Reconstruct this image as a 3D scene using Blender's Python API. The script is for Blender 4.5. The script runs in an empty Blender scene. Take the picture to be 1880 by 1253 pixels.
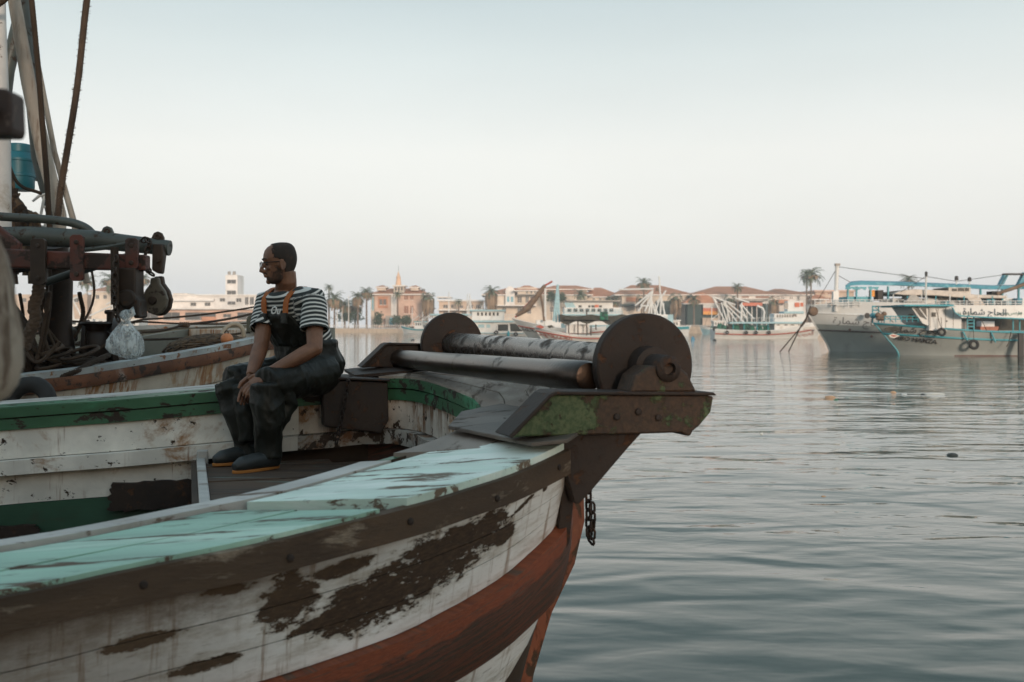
import bpy, bmesh, math, random
import numpy as np
from mathutils import Vector as V, Matrix, Euler, noise as mnoise
R = math.radians
rnd = random.Random(7)
sc = bpy.context.scene
COL = sc.collection
# ---------------------------------------------------------------- camera, world, sun, exposure
F, H, HY = 1828.0, 2.0, 600.0          # focal length in photo pixels, eye height, horizon row
cam = bpy.data.cameras.new('camera'); camo = bpy.data.objects.new('camera', cam); COL.objects.link(camo)
camo.location = (0, 0, H); camo.rotation_euler = (R(90), 0, 0)
cam.sensor_width = 36.0; cam.lens = 36.0 * F / 1880.0
cam.shift_y = (HY - 626.5) / 1880.0
cam.clip_start = 0.05; cam.clip_end = 4000
cam.dof.use_dof = True; cam.dof.focus_distance = 5.5; cam.dof.aperture_fstop = 4.2
sc.camera = camo
SUN_EL, SUN_AZ = R(9), R(165)          # azimuth measured clockwise from +Y (the view direction)
world = bpy.data.worlds.new('World'); sc.world = world; world.use_nodes = True
wn = world.node_tree; wn.nodes.clear()
wo = wn.nodes.new('ShaderNodeOutputWorld'); wb = wn.nodes.new('ShaderNodeBackground')
sky = wn.nodes.new('ShaderNodeTexSky'); sky.sky_type = 'NISHITA'; sky.sun_disc = False
sky.sun_elevation = SUN_EL; sky.sun_rotation = SUN_AZ; sky.dust_density = 3.5; sky.air_density = 1.2; sky.ozone_density = 1.0
# dusty evening air: the same pale veil in every direction, thinning towards the zenith
wgeo = wn.nodes.new('ShaderNodeTexCoord'); wsep = wn.nodes.new('ShaderNodeSeparateXYZ')
wramp = wn.nodes.new('ShaderNodeValToRGB')
wn.links.new(wgeo.outputs['Generated'], wsep.inputs[0]); wn.links.new(wsep.outputs['Z'], wramp.inputs[0])
cr = wramp.color_ramp
cr.elements[0].position = 0.0; cr.elements[0].color = (0.675, 0.685, 0.70, 1)
cr.elements[1].position = 1.0; cr.elements[1].color = (0.30, 0.42, 0.50, 1)
for p, c in ((0.08, (0.725, 0.715, 0.705)), (0.17, (0.730, 0.720, 0.695)), (0.26, (0.590, 0.630, 0.620)), (0.36, (0.400, 0.480, 0.500)), (0.6, (0.36, 0.49, 0.56))):
    e = cr.elements.new(p); e.color = (*c, 1)
wmul = wn.nodes.new('ShaderNodeVectorMath'); wmul.operation = 'SCALE'; wmul.inputs['Scale'].default_value = 9.0
wmix = wn.nodes.new('ShaderNodeMix'); wmix.data_type = 'RGBA'; wmix.inputs[0].default_value = 0.78
wno = wn.nodes.new('ShaderNodeTexNoise'); wno.inputs['Scale'].default_value = 1.6; wno.inputs['Detail'].default_value = 4
wmp = wn.nodes.new('ShaderNodeMapping'); wmp.inputs['Scale'].default_value = (1, 1, 3.5); wn.links.new(wgeo.outputs['Generated'], wmp.inputs[0]); wn.links.new(wmp.outputs[0], wno.inputs['Vector'])
wr2 = wn.nodes.new('ShaderNodeMapRange'); wr2.inputs[3].default_value = 8.55; wr2.inputs[4].default_value = 9.45; wr2.inputs[1].default_value = .3; wr2.inputs[2].default_value = .7; wn.links.new(wno.outputs[0], wr2.inputs[0]); wn.links.new(wr2.outputs[0], wmul.inputs['Scale'])
wn.links.new(wramp.outputs[0], wmul.inputs[0])
wn.links.new(sky.outputs[0], wmix.inputs[6]); wn.links.new(wmul.outputs[0], wmix.inputs[7])
wn.links.new(wmix.outputs[2], wb.inputs[0]); wb.inputs[1].default_value = 0.138
wn.links.new(wb.outputs[0], wo.inputs[0])
sun = bpy.data.lights.new('sun', 'SUN'); suno = bpy.data.objects.new('sun', sun); COL.objects.link(suno)
sun.energy = 2.6; sun.angle = R(10); sun.color = (1.0, 0.80, 0.64)
sdir = V((math.sin(SUN_AZ) * math.cos(SUN_EL), math.cos(SUN_AZ) * math.cos(SUN_EL), math.sin(SUN_EL)))
suno.rotation_euler = sdir.to_track_quat('Z', 'Y').to_euler(); suno.location = (10, -20, 30)
vs = sc.view_settings; vs.view_transform = 'Standard'; vs.look = 'None'; vs.exposure = 0.22; vs.gamma = 1.0; vs.use_curve_mapping = False
sc.render.engine = 'CYCLES'
cy = sc.cycles; cy.use_denoising = True; cy.max_bounces = 8; cy.diffuse_bounces = 3; cy.glossy_bounces = 4
cy.transmission_bounces = 6; cy.transparent_max_bounces = 8; cy.volume_bounces = 2; cy.caustics_reflective = False; cy.caustics_refractive = False
cy.use_adaptive_sampling = True; cy.adaptive_threshold = 0.02

# ---------------------------------------------------------------- helpers
def P(px, py, d):
    """the point that stands d metres in front of the eye at that bearing"""
    return V(((px - 940.0) * d / F, d, H - (py - HY) * d / F))
CA, SA = math.cos(R(18)), math.sin(R(18))
def S2W(s, t, h): return V((s * CA - t * SA, s * SA + t * CA, H - h))   # boat plan (forward, across, below eye level)
WM = {}
def thing(name, label, cat, loc=(0, 0, 0), group=None, rotz=0, scale=1):
    o = bpy.data.objects.new(name, None); COL.objects.link(o); o.empty_display_size = 0.2
    o.location = loc; o.rotation_euler = (0, 0, rotz); o.scale = (scale,) * 3
    o['label'] = label; o['category'] = cat
    if group: o['group'] = group
    WM[o.name] = Matrix.Translation(V(loc)) @ Matrix.Rotation(rotz, 4, 'Z') @ Matrix.Scale(scale, 4)
    return o
def tag(o, label, cat, group=None):
    o['label'] = label; o['category'] = cat
    if group: o['group'] = group
    return o
def structure(o, kind='structure'):
    o['kind'] = kind; return o
def link(name, me, mat, parent=None, local=False, label=None):
    o = bpy.data.objects.new(name, me); COL.objects.link(o)
    if mat is not None and not me.materials:
        for m in (mat if isinstance(mat, (list, tuple)) else [mat]): me.materials.append(m)
    if parent is not None:
        o.parent = parent
        if not local: o.matrix_parent_inverse = WM.get(parent.name, Matrix.Identity(4)).inverted()
    WM[o.name] = Matrix.Identity(4)
    if label: o['label'] = label
    return o
class MB:
    def __init__(s): s.v = []; s.f = []; s.uv = []; s.m = []; s.cur = 0
    def add(s, vs, fs, uvs=None):
        n = len(s.v); s.v += [tuple(p) for p in vs]
        for k, f in enumerate(fs):
            s.f.append(tuple(i + n for i in f)); s.m.append(s.cur)
            s.uv.append([tuple(uvs[i]) for i in f] if uvs else [(0, 0)] * len(f))
        return s
    def box(s, c, size, rot=None):
        c = V(c); hx, hy, hz = [q / 2 for q in size]
        vs = [V((x, y, z)) for x in (-hx, hx) for y in (-hy, hy) for z in (-hz, hz)]
        if rot is not None: vs = [rot @ q for q in vs]
        return s.add([c + q for q in vs], [(0, 1, 3, 2), (4, 6, 7, 5), (0, 4, 5, 1), (2, 3, 7, 6), (0, 2, 6, 4), (1, 5, 7, 3)])
    def cuboid(s, a, b):
        a, b = V(a), V(b); return s.box((a + b) / 2, [abs(q) for q in (b - a)])
    def pbox(s, x0, y0, x1, y1, d, depth, inset=0.0):
        """box whose camera-side face lies d metres off between those bearings"""
        a = P(x0, y1, d); b = P(x1, y0, d); return s.cuboid((a.x, d - inset, a.z), (b.x, d + depth, b.z))
    def tube(s, pts, r, n=8, caps=True, flat=1.0, up=None):
        pts = [V(p) for p in pts]; m = len(pts)
        rs = [r] * m if isinstance(r, (int, float)) else list(r)
        vs = []; prev = None
        for i, p in enumerate(pts):
            t = (pts[min(i + 1, m - 1)] - pts[max(i - 1, 0)]).normalized()
            if prev is None:
                ref = V(up) if up else (V((0, 0, 1)) if abs(t.z) < .9 else V((1, 0, 0)))
                a = (ref - t * ref.dot(t)).normalized()
            else:
                a = prev - t * prev.dot(t)
                a = a.normalized() if a.length > 1e-6 else prev
            prev = a; b = t.cross(a)
            for k in range(n):
                w = 2 * math.pi * k / n
                vs.append(p + a * (rs[i] * math.cos(w)) + b * (rs[i] * flat * math.sin(w)))
        fs = [(i * n + k, i * n + (k + 1) % n, (i + 1) * n + (k + 1) % n, (i + 1) * n + k) for i in range(m - 1) for k in range(n)]
        if caps: fs += [tuple(range(n - 1, -1, -1)), tuple((m - 1) * n + k for k in range(n))]
        return s.add(vs, fs)
    def prism(s, poly, off):
        poly = [V(p) for p in poly]; off = V(off); n = len(poly)
        return s.add(poly + [p + off for p in poly], [tuple(range(n - 1, -1, -1)), tuple(range(n, 2 * n))] + [(i, (i + 1) % n, n + (i + 1) % n, n + i) for i in range(n)])
    def lathe(s, o, axis, prof, n=20):
        o = V(o); ax = V(axis).normalized(); ref = V((0, 0, 1)) if abs(ax.z) < .9 else V((1, 0, 0))
        a = (ref - ax * ref.dot(ax)).normalized(); b = ax.cross(a); vs = []
        for (l, r) in prof:
            for k in range(n):
                w = 2 * math.pi * k / n; vs.append(o + ax * l + a * (r * math.cos(w)) + b * (r * math.sin(w)))
        m = len(prof)
        fs = [(i * n + k, i * n + (k + 1) % n, (i + 1) * n + (k + 1) % n, (i + 1) * n + k) for i in range(m - 1) for k in range(n)]
        fs += [tuple(range(n - 1, -1, -1)), tuple((m - 1) * n + k for k in range(n))]
        return s.add(vs, fs)
    def grid(s, rows, uvs=None, closed=False):
        m, n = len(rows), len(rows[0]); vs = [p for r in rows for p in r]
        uf = [p for r in uvs for p in r] if uvs else None
        fs = [(i * n + k, (i + 1) * n + k, (i + 1) * n + (k + 1) % n, i * n + (k + 1) % n) for i in range(m - 1) for k in range(n if closed else n - 1)]
        return s.add(vs, fs, uf)
    def torus(s, c, n1, n2, R0, r, long=0.0, seg=12, k=5):
        """ring (or stadium-shaped chain link, drawn out by long along n1) in the plane n1,n2"""
        c = V(c); n1 = V(n1).normalized(); n2 = V(n2).normalized(); n3 = n1.cross(n2); pts = []
        for i in range(seg):
            w = 2 * math.pi * i / seg; q = n1 * (R0 * math.cos(w)) + n2 * (R0 * math.sin(w))
            q += n1 * (long * (1 if math.cos(w) > 1e-6 else (-1 if math.cos(w) < -1e-6 else 0))); pts.append(c + q)
        rows = []
        for i, p in enumerate(pts):
            t = (pts[(i + 1) % seg] - pts[i - 1]).normalized(); o = t.cross(n3).normalized()
            rows.append([p + o * (r * math.cos(2 * math.pi * j / k)) + n3 * (r * math.sin(2 * math.pi * j / k)) for j in range(k)])
        rows.append(rows[0]); return s.grid(rows, closed=True)
    def mesh(s, name='m', smooth=False, merge=False):
        me = bpy.data.meshes.new(name); me.from_pydata(s.v, [], s.f)
        uvl = me.uv_layers.new(name='UVMap')
        flat = [c for f in s.uv for q in f for c in q]
        if len(flat) == 2 * len(uvl.data): uvl.data.foreach_set('uv', flat)
        me.polygons.foreach_set('material_index', s.m)
        bm = bmesh.new(); bm.from_mesh(me)
        if merge: bmesh.ops.remove_doubles(bm, verts=bm.verts, dist=1e-5)
        bmesh.ops.recalc_face_normals(bm, faces=bm.faces); bm.to_mesh(me); bm.free()
        if smooth:
            me.polygons.foreach_set('use_smooth', [True] * len(me.polygons))
            if smooth != 2: me.set_sharp_from_angle(angle=R(40))
        me.update(); return me
    def build(s, name, mat, parent=None, smooth=False, local=False, label=None, bevel=0):
        me = s.mesh(name, smooth)
        o = link(name, me, mat, parent, local, label)
        if bevel:
            b = o.modifiers.new('bevel', 'BEVEL'); b.width = bevel; b.segments = 2; b.limit_method = 'ANGLE'; b.angle_limit = R(35)
        return o
def catmull(pts, n=8):
    pts = [np.array(p, float) for p in pts]; out = []
    for i in range(len(pts) - 1):
        p0 = pts[i - 1] if i else 2 * pts[0] - pts[1]; p1, p2 = pts[i], pts[i + 1]
        p3 = pts[i + 2] if i + 2 < len(pts) else 2 * pts[-1] - pts[-2]
        for k in range(n):
            t = k / n; out.append(.5 * (2 * p1 + (p2 - p0) * t + (2 * p0 - 5 * p1 + 4 * p2 - p3) * t * t + (3 * p1 - p0 - 3 * p2 + p3) * t ** 3))
    out.append(pts[-1]); return [tuple(p) for p in out]
def resample(pts, n):
    a = np.array(pts, float); d = np.r_[0, np.cumsum(np.linalg.norm(np.diff(a, axis=0), axis=1))]
    q = np.linspace(0, d[-1], n); return [tuple(np.interp(x, d, a[:, j]) for j in range(a.shape[1])) for x in q]
def interp(x, tab): return float(np.interp(x, [a for a, _ in tab], [b for _, b in tab]))
def sag(a, b, s, n=12): return [V(a).lerp(V(b), i / n) - V((0, 0, s * 4 * (i / n) * (1 - i / n))) for i in range(n + 1)]
def remeshed(mb, voxel, smooth=3, disp=None):
    """one closed continuous skin round everything in mb"""
    me = mb.mesh('tmp'); o = bpy.data.objects.new('tmp', me); COL.objects.link(o)
    r = o.modifiers.new('r', 'REMESH'); r.mode = 'VOXEL'; r.voxel_size = voxel
    if smooth:
        q = o.modifiers.new('s', 'SMOOTH'); q.iterations = smooth; q.factor = 0.5
    dg = bpy.context.evaluated_depsgraph_get(); dg.update()
    out = bpy.data.meshes.new_from_object(o.evaluated_get(dg)); bpy.data.objects.remove(o)
    if disp:
        ns = [v.normal.copy() for v in out.vertices]
        for v, nn in zip(out.vertices, ns): v.co += nn * disp(v.co, nn)
    out.polygons.foreach_set('use_smooth', [True] * len(out.polygons)); out.materials.clear(); out.update(); return out

HAZE = 0.0006
# ---------------------------------------------------------------- materials
class NT:
    def __init__(s, name):
        s.mat = bpy.data.materials.new(name); s.mat.use_nodes = True; s.t = s.mat.node_tree; s.t.nodes.clear()
        s.out = s.n('ShaderNodeOutputMaterial'); s.bsdf = s.n('ShaderNodeBsdfPrincipled'); s.l(s.bsdf.outputs[0], s.out.inputs[0])
        s.tc = s.n('ShaderNodeTexCoord')
    def n(s, k): return s.t.nodes.new(k)
    def l(s, a, b): s.t.links.new(a, b)
    def put(s, sock, v):
        if hasattr(v, 'is_linked'): s.l(v, sock)
        elif isinstance(v, (tuple, list)) and len(v) == 3 and sock.type == 'RGBA': sock.default_value = (*v, 1)
        else: sock.default_value = v
    def math(s, op, a, b=0.0, clamp=False):
        q = s.n('ShaderNodeMath'); q.operation = op; q.use_clamp = clamp; s.put(q.inputs[0], a); s.put(q.inputs[1], b); return q.outputs[0]
    def mapping(s, vec, scale=(1, 1, 1), rot=(0, 0, 0), loc=(0, 0, 0)):
        q = s.n('ShaderNodeMapping'); s.l(vec, q.inputs[0]); q.inputs['Scale'].default_value = scale; q.inputs['Rotation'].default_value = rot; q.inputs['Location'].default_value = loc; return q.outputs[0]
    def noise(s, vec, scale, detail=5, rough=.6, dist=0.0):
        q = s.n('ShaderNodeTexNoise'); s.l(vec, q.inputs['Vector']); q.inputs['Scale'].default_value = scale; q.inputs['Detail'].default_value = detail
        q.inputs['Roughness'].default_value = rough; q.inputs['Distortion'].default_value = dist; return q.outputs[0]
    def step(s, v, lo, hi):
        q = s.n('ShaderNodeMapRange'); q.interpolation_type = 'SMOOTHSTEP'; s.put(q.inputs[0], v); q.inputs[1].default_value = lo; q.inputs[2].default_value = hi; return q.outputs[0]
    def mix(s, f, a, b):
        q = s.n('ShaderNodeMix'); q.data_type = 'RGBA'; s.put(q.inputs[0], f); s.put(q.inputs[6], a); s.put(q.inputs[7], b); return q.outputs[2]
    def bump(s, h, strength=.3, dist=.01):
        q = s.n('ShaderNodeBump'); s.l(h, q.inputs['Height']); q.inputs['Strength'].default_value = strength; q.inputs['Distance'].default_value = dist; s.l(q.outputs[0], s.bsdf.inputs['Normal']); return q
    def set(s, color=None, rough=None, metal=None, **kw):
        if color is not None: s.put(s.bsdf.inputs['Base Color'], color)
        if rough is not None: s.put(s.bsdf.inputs['Roughness'], rough)
        if metal is not None: s.put(s.bsdf.inputs['Metallic'], metal)
        for k, v in kw.items(): s.put(s.bsdf.inputs[k], v)
        return s.mat
    def ellipse(s, u, v, cu, cv, ru, rv, tilt=0.0):
        """1 at the centre, 0 on the rim"""
        du = s.math('SUBTRACT', u, cu); dv = s.math('SUBTRACT', s.math('SUBTRACT', v, cv), s.math('MULTIPLY', du, tilt))
        a = s.math('POWER', s.math('ABSOLUTE', s.math('DIVIDE', du, ru)), 2.0); b = s.math('POWER', s.math('ABSOLUTE', s.math('DIVIDE', dv, rv)), 2.0)
        return s.math('SUBTRACT', 1.0, s.math('ADD', a, b))
def worn(name, base, under=None, amt=.5, scale=6.0, stretch=(1, 1, 1), rot=(0, 0, 0), edge=.04, dirt=None, dirt_amt=.55, dirt_scale=2.0, vary=.25, rough=.65, metal=0.0, bump=.25, bscale=40, streak=None, streak_amt=.6, spec=None):
    """painted or weathered surface: base colour with tonal variation, chips down to the layer below, dirt, run-off streaks"""
    m = NT(name); vec = m.mapping(m.tc.outputs['Object'], stretch, rot)
    dark = tuple(c * (1 - vary) for c in base); lite = tuple(min(1, c * (1 + vary * .6)) for c in base)
    big = m.noise(vec, scale * .35, 4, .6)
    col = m.mix(m.step(big, .3, .7), dark, lite); h = m.noise(vec, bscale, 4, .65)
    if dirt: col = m.mix(m.step(m.noise(vec, dirt_scale, 6, .7, .4), dirt_amt, dirt_amt + .16), col, dirt)
    if streak:
        sv = m.mapping(m.tc.outputs['Object'], (9, 9, 0.7)); gate = m.step(m.noise(m.tc.outputs['Object'], 1.7, 3, .5), .42, .6)
        col = m.mix(m.math('MULTIPLY', gate, m.step(m.noise(sv, 2.2, 5, .6), streak_amt, streak_amt + .12)), col, streak)
    rg = rough
    if under:
        chip = m.step(m.noise(vec, scale, 8, .68, .3), amt, amt + edge); col = m.mix(chip, col, under)
        rg = m.math('ADD', m.math('MULTIPLY', chip, .85 - rough), rough); h = m.math('SUBTRACT', h, m.math('MULTIPLY', chip, 1.2))
    m.bump(h, bump, .004); return m.set(col, rg, metal)
def plain(name, base, rough=.7, metal=0.0, vary=.12, scale=3.0):
    m = NT(name); nz = m.noise(m.tc.outputs['Object'], scale, 4, .6)
    return m.set(m.mix(m.step(nz, .3, .7), tuple(c * (1 - vary) for c in base), tuple(min(1, c * (1 + vary)) for c in base)), rough, metal)
BR = (0, 0, R(-18))
def boatvec(k): return (k, 1, 1)
turq = worn('turquoise_paint', (.30, .49, .385), (.10, .07, .047), .53, 9, (.22, 1.8, 1), BR, .05, (.50, .66, .55), .49, 2.2, .25, .5, 0, .4, 60)
turqpale = worn('sun_bleached_turquoise_paint', (.56, .69, .60), (.15, .11, .075), .555, 11, (.30, 1.8, 1), BR, .04, (.74, .81, .74), .44, 2.2, .18, .5, 0, .4, 60, (.20, .45, .28), .68)
bowwood = worn('bare_bow_wood', (.30, .25, .21), (.10, .07, .05), .55, 7, (1.2, .25, 1), BR, .1, (.45, .40, .34), .5, 2.5, .3, .75, 0, .5, 50)
capwhite = worn('strip_white_paint', (.46, .44, .41), (.17, .13, .10), .56, 10, (.25, 1.4, 1), BR, .06, (.28, .22, .17), .52, 3, .2, .65, 0, .35, 50)
band = worn('dirty_rub_rail', (.072, .042, .022), (.28, .22, .16), .56, 7, (.35, 1, 2.4), BR, .14, (.040, .022, .011), .5, 2.5, .35, .7, 0, .5, 50)
capgreen = worn('green_paint', (.044, .125, .062), (.030, .018, .011), .555, 11, (.5, 1, 1), BR, .04, (.06, .27, .14), .5, 2.5, .2, .45, 0, .3, 40, (.05, .03, .02), .66)
inwhite = worn('bulwark_white_paint', (.78, .74, .67), (.045, .026, .015), .60, 12, (.8, 1, 1), BR, .03, (.30, .145, .055), .525, 3.4, .2, .55, 0, .3, 45, (.22, .085, .025), .58)
inrust = worn('rusty_white_paint', (.58, .52, .45), (.045, .026, .014), .58, 18, (1, 1, .8), BR, .03, (.30, .15, .06), .5, 6, .2, .65, 0, .4, 45, (.17, .07, .022), .5)
lowgreen = worn('dark_green_paint', (.030, .085, .050), (.022, .018, .014), .60, 9, (.5, 1, 1), BR, .05, (.045, .05, .03), .55, 3, .25, .5)
stringm = worn('stringer_peeling_paint', (.40, .37, .33), (.05, .032, .022), .52, 14, (1, 1, 1), BR, .03, (.17, .08, .035), .48, 6, .25, .7, 0, .6, 40)
deckm = worn('worn_deck_wood', (.080, .046, .027), (.17, .26, .22), .62, 16, (.12, 2.2, 1), BR, .03, (.03, .02, .015), .5, 3, .4, .75, 0, .5, 50)
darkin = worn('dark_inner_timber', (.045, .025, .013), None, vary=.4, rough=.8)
rust = worn('dark_rusted_steel', (.021, .010, .005), (.078, .032, .012), .55, 16, (1, 1, 1), (0, 0, 0), .12, (.014, .007, .004), .5, 3, .35, .7, 0, .6, 60)
rustgreen = None
drum = worn('scraped_roller_steel', (.135, .12, .108), (.075, .055, .042), .50, 8, (1, 1, 1), (0, 0, 0), .14, (.060, .038, .025), .50, 3, .3, .26, .8, .35, 70)
drum2 = worn('dark_roller_steel', (.045, .026, .016), (.17, .15, .13), .60, 6, (1, 1, 1), (0, 0, 0), .1, (.018, .012, .010), .5, 3, .3, .28, .75, .3, 70)
def mk_hull():
    m = NT('scarred_white_hull'); uv = m.n('ShaderNodeUVMap'); uv.uv_map = 'UVMap'; sp = m.n('ShaderNodeSeparateXYZ'); m.l(uv.outputs[0], sp.inputs[0]); u, v = sp.outputs[0], sp.outputs[1]
    uvv = uv.outputs[0]; n1 = m.noise(m.mapping(uvv, (1, 1.7, 1)), 9, 10, .76); n2 = m.noise(m.mapping(uvv, (1, 3, 1)), 34, 8, .72); n3 = m.noise(m.mapping(uvv, (1, 2.2, 1)), 22, 10, .78)
    base = m.mix(m.step(m.noise(uvv, 2.2, 5, .65), .3, .7), (.76, .74, .71), (.88, .87, .85))
    grime = m.step(m.noise(m.mapping(uvv, (.8, 3.4, 1), (0, 0, .1)), 5, 8, .74), .44, .68)
    base = m.mix(m.math('MULTIPLY', grime, .62), base, (.34, .275, .20))
    base = m.mix(m.math('MULTIPLY', m.step(m.noise(m.mapping(uvv, (16, 1.1, 1)), 1.7, 6, .65), .54, .66), .7), base, (.25, .15, .085))
    base = m.mix(m.math('MULTIPLY', m.step(m.noise(m.mapping(uvv, (1.2, 9, 1)), 9, 6, .7), .60, .66), .6), base, (.16, .12, .09))
    dark = m.mix(m.step(n2, .35, .7), (.032, .017, .0085), (.085, .048, .025))
    msk = None
    for (cu, cv, ru, rv, tl) in ((.70, .205, .25, .10, -.16), (.50, .255, .19, .085, -.06), (.255, .19, .085, .085, 0), (.86, .17, .10, .07, -.2), (.10, .115, .07, .018, 0), (.95, .20, .05, .04, 0), (.33, .27, .08, .02, -.15), (1.02, .135, .05, .010, -.4), (1.12, .115, .012, .012, 0), (.40, .14, .1, .025, 0), (-.1, .20, .10, .02, 0), (.05, .30, .10, .018, 0)):
        e = m.ellipse(u, v, cu, cv, ru, rv, tl); msk = e if msk is None else m.math('MAXIMUM', msk, e)
    soft = m.math('MAXIMUM', msk, -1.6)
    msk = m.math('ADD', soft, m.math('ADD', m.math('MULTIPLY', m.math('SUBTRACT', n1, .5), 3.4), m.math('MULTIPLY', m.math('SUBTRACT', n3, .5), 3.6)))
    halo = m.step(msk, -.35, .35); sc1 = m.step(msk, .20, .30)
    base = m.mix(m.math('MULTIPLY', halo, .55), base, (.30, .235, .15))
    spots = m.step(m.math('ADD', m.math('MULTIPLY', n3, .6), m.math('MULTIPLY', n1, .4)), .615, .635)
    chip = m.math('MAXIMUM', sc1, spots)
    col = m.mix(chip, base, dark)
    bare = m.step(m.noise(m.mapping(uvv, (1, 2, 1)), 48, 6, .75), .60, .66); col = m.mix(m.math('MULTIPLY', m.math('MULTIPLY', bare, sc1), .5), col, (.20, .155, .11))
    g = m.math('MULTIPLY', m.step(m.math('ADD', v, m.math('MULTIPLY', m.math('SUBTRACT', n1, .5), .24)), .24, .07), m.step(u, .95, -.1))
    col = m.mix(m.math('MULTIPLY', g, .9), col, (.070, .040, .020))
    aft = m.math('MULTIPLY', m.step(m.math('ADD', u, m.math('MULTIPLY', m.math('SUBTRACT', n1, .5), .5)), .45, -.35), .62); col = m.mix(aft, col, (.13, .085, .050))  # top strip and aft end browned: dirt, with shading put into the colour
    m.bump(m.math('SUBTRACT', m.math('MULTIPLY', n2, .6), m.math('MULTIPLY', chip, 1.4)), .6, .005); return m.set(col, m.math('ADD', m.math('MULTIPLY', chip, .3), .55))
hullw = mk_hull()
padm = worn('scoured_grey_plate', (.13, .108, .090), (.05, .036, .026), .54, 9, (.6, 1.3, 1), BR, .1, (.12, .09, .07), .5, 4, .3, .6, .2, .5)
def mk_wale():
    m = NT('red_wale_paint'); uv = m.n('ShaderNodeUVMap'); uv.uv_map = 'UVMap'; sp = m.n('ShaderNodeSeparateXYZ'); m.l(uv.outputs[0], sp.inputs[0]); u, v = sp.outputs[0], sp.outputs[1]
    uvv = uv.outputs[0]; n1 = m.noise(m.mapping(uvv, (1.4, 1.2, 1)), 4.5, 9, .74); n2 = m.noise(m.mapping(uvv, (1.5, 3, 1)), 24, 8, .74); n4 = m.noise(m.mapping(uvv, (.8, 3.2, 1)), 7, 8, .74)
    red = m.mix(m.step(n2, .35, .65), (.15, .030, .009), (.28, .068, .022)); dark = m.mix(m.step(n2, .4, .7), (.034, .018, .009), (.085, .048, .026))
    w = m.step(m.math('ADD', v, m.math('ADD', m.math('MULTIPLY', m.math('SUBTRACT', n1, .5), 1.0), m.math('MULTIPLY', m.math('SUBTRACT', n2, .5), .35))), .24, .33)
    col = m.mix(w, red, dark); k = m.math('MULTIPLY', w, m.step(n4, .46, .56)); col = m.mix(m.math('MULTIPLY', k, .8), col, (.15, .040, .018))
    col = m.mix(m.math('MULTIPLY', m.step(n4, .53, .60), m.math('SUBTRACT', 1.0, w)), col, (.10, .055, .035)); col = m.mix(m.step(n2, .68, .71), col, (.34, .28, .23))
    m.bump(m.math('ADD', n2, m.math('MULTIPLY', w, -.6)), .6, .005); return m.set(col, .62)
wale = mk_wale()
stemm = worn('scuffed_red_brown_stem', (.15, .042, .016), (.045, .026, .014), .49, 7, (1, 1, .5), BR, .06, (.24, .085, .035), .52, 4, .35, .65, 0, .7, 30)
stemm2 = None
def mk_bracket():
    m = NT('flaking_green_on_rusted_steel'); vec = m.tc.outputs['Object']; n1 = m.noise(vec, 16, 8, .75); n2 = m.noise(vec, 60, 5, .7); big = m.noise(vec, 3.2, 4, .6, .3)
    col = m.mix(m.step(n2, .35, .7), (.024, .012, .0055), (.060, .029, .013))
    sp = m.n('ShaderNodeSeparateXYZ'); m.l(vec, sp.inputs[0]); gx = m.step(sp.outputs[0], .40, .22)   # the paint survives on the inboard end
    k = m.math('ADD', m.math('MULTIPLY', gx, .10), m.math('ADD', m.math('MULTIPLY', n1, .5), m.math('MULTIPLY', big, .5)))
    chip = m.step(k, .555, .60); col = m.mix(chip, col, m.mix(m.step(n2, .4, .6), (.032, .060, .020), (.075, .10, .042)))
    m.bump(m.math('ADD', n2, chip), .5, .004); return m.set(col, .6, .15)
rustgreen = mk_bracket()
# ---------------------------------------------------------------- setting: water, far land, quay
def mk_water():
    m = NT('harbour_water'); vec = m.tc.outputs['Object']
    v1 = m.mapping(vec, (.55, 1.0, 1), (0, 0, R(12))); v2 = m.mapping(vec, (.45, 1.0, 1), (0, 0, R(-16)))
    a = m.noise(v1, .50, 1, .4, .3); b = m.noise(v2, 1.7, 1, .4, .5); c = m.noise(v1, 4.0, 2, .5, .2)
    patch = m.step(m.noise(m.mapping(vec, (.5, 1, 1)), .07, 3, .6), .40, .62)
    h = m.math('ADD', m.math('MULTIPLY', a, .20), m.math('MULTIPLY', b, .095))
    h = m.math('ADD', h, m.math('MULTIPLY', m.math('MULTIPLY', c, .030), m.math('ADD', patch, .25)))
    bp = m.bump(h, 1.0, 1.0); bp.inputs['Strength'].default_value = .42
    return m.set((.010, .030, .017), .04, IOR=1.46)
wat = MB().add([(-700, -12, 0), (700, -12, 0), (700, 312, 0), (-700, 312, 0)], [(0, 1, 2, 3)]).build('water', mk_water()); structure(wat)
land = MB().cuboid((-690, 309, -1.0), (690, 690, 1.25)).build('ground', plain('pale_dusty_ground', (.34, .30, .26), .9)); structure(land)
quaym = worn('quay_concrete', (.36, .30, .24), (.10, .09, .08), .58, 2, rough=.9)
qy = MB().cuboid((-60, -60, -1.0), (40, 1.15, .42)).build('quay', quaym); structure(qy)
# unseen shed added behind the camera to block low sun from the near boats
shed = thing('added_shade_shed', 'unseen shed added behind the photographer to shade the near boats', 'shed', (-16, -14, .42))
shm = plain('warm_bounce_render', (.40, .29, .20), .9)  # warm wall tone added to bounce fill onto the near boats
MB().cuboid((-42, -26, .42), (4.1, -9, 6.0)).build('wall', shm, shed)
MB().prism([(-42.5, -27, 6.0), (-42.5, -8.3, 6.0), (-42.5, -17.5, 8.0)], (46.6, 0, 0)).build('roof', plain('shed_roof', (.16, .13, .12), .8), shed)
for k in range(6): MB().cuboid((-39 + k * 7.3, -9.05, .5), (-35.5 + k * 7.3, -8.94, 4.2)).build('door', plain('shed_door_paint', (.08, .10, .11), .7), shed)

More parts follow.
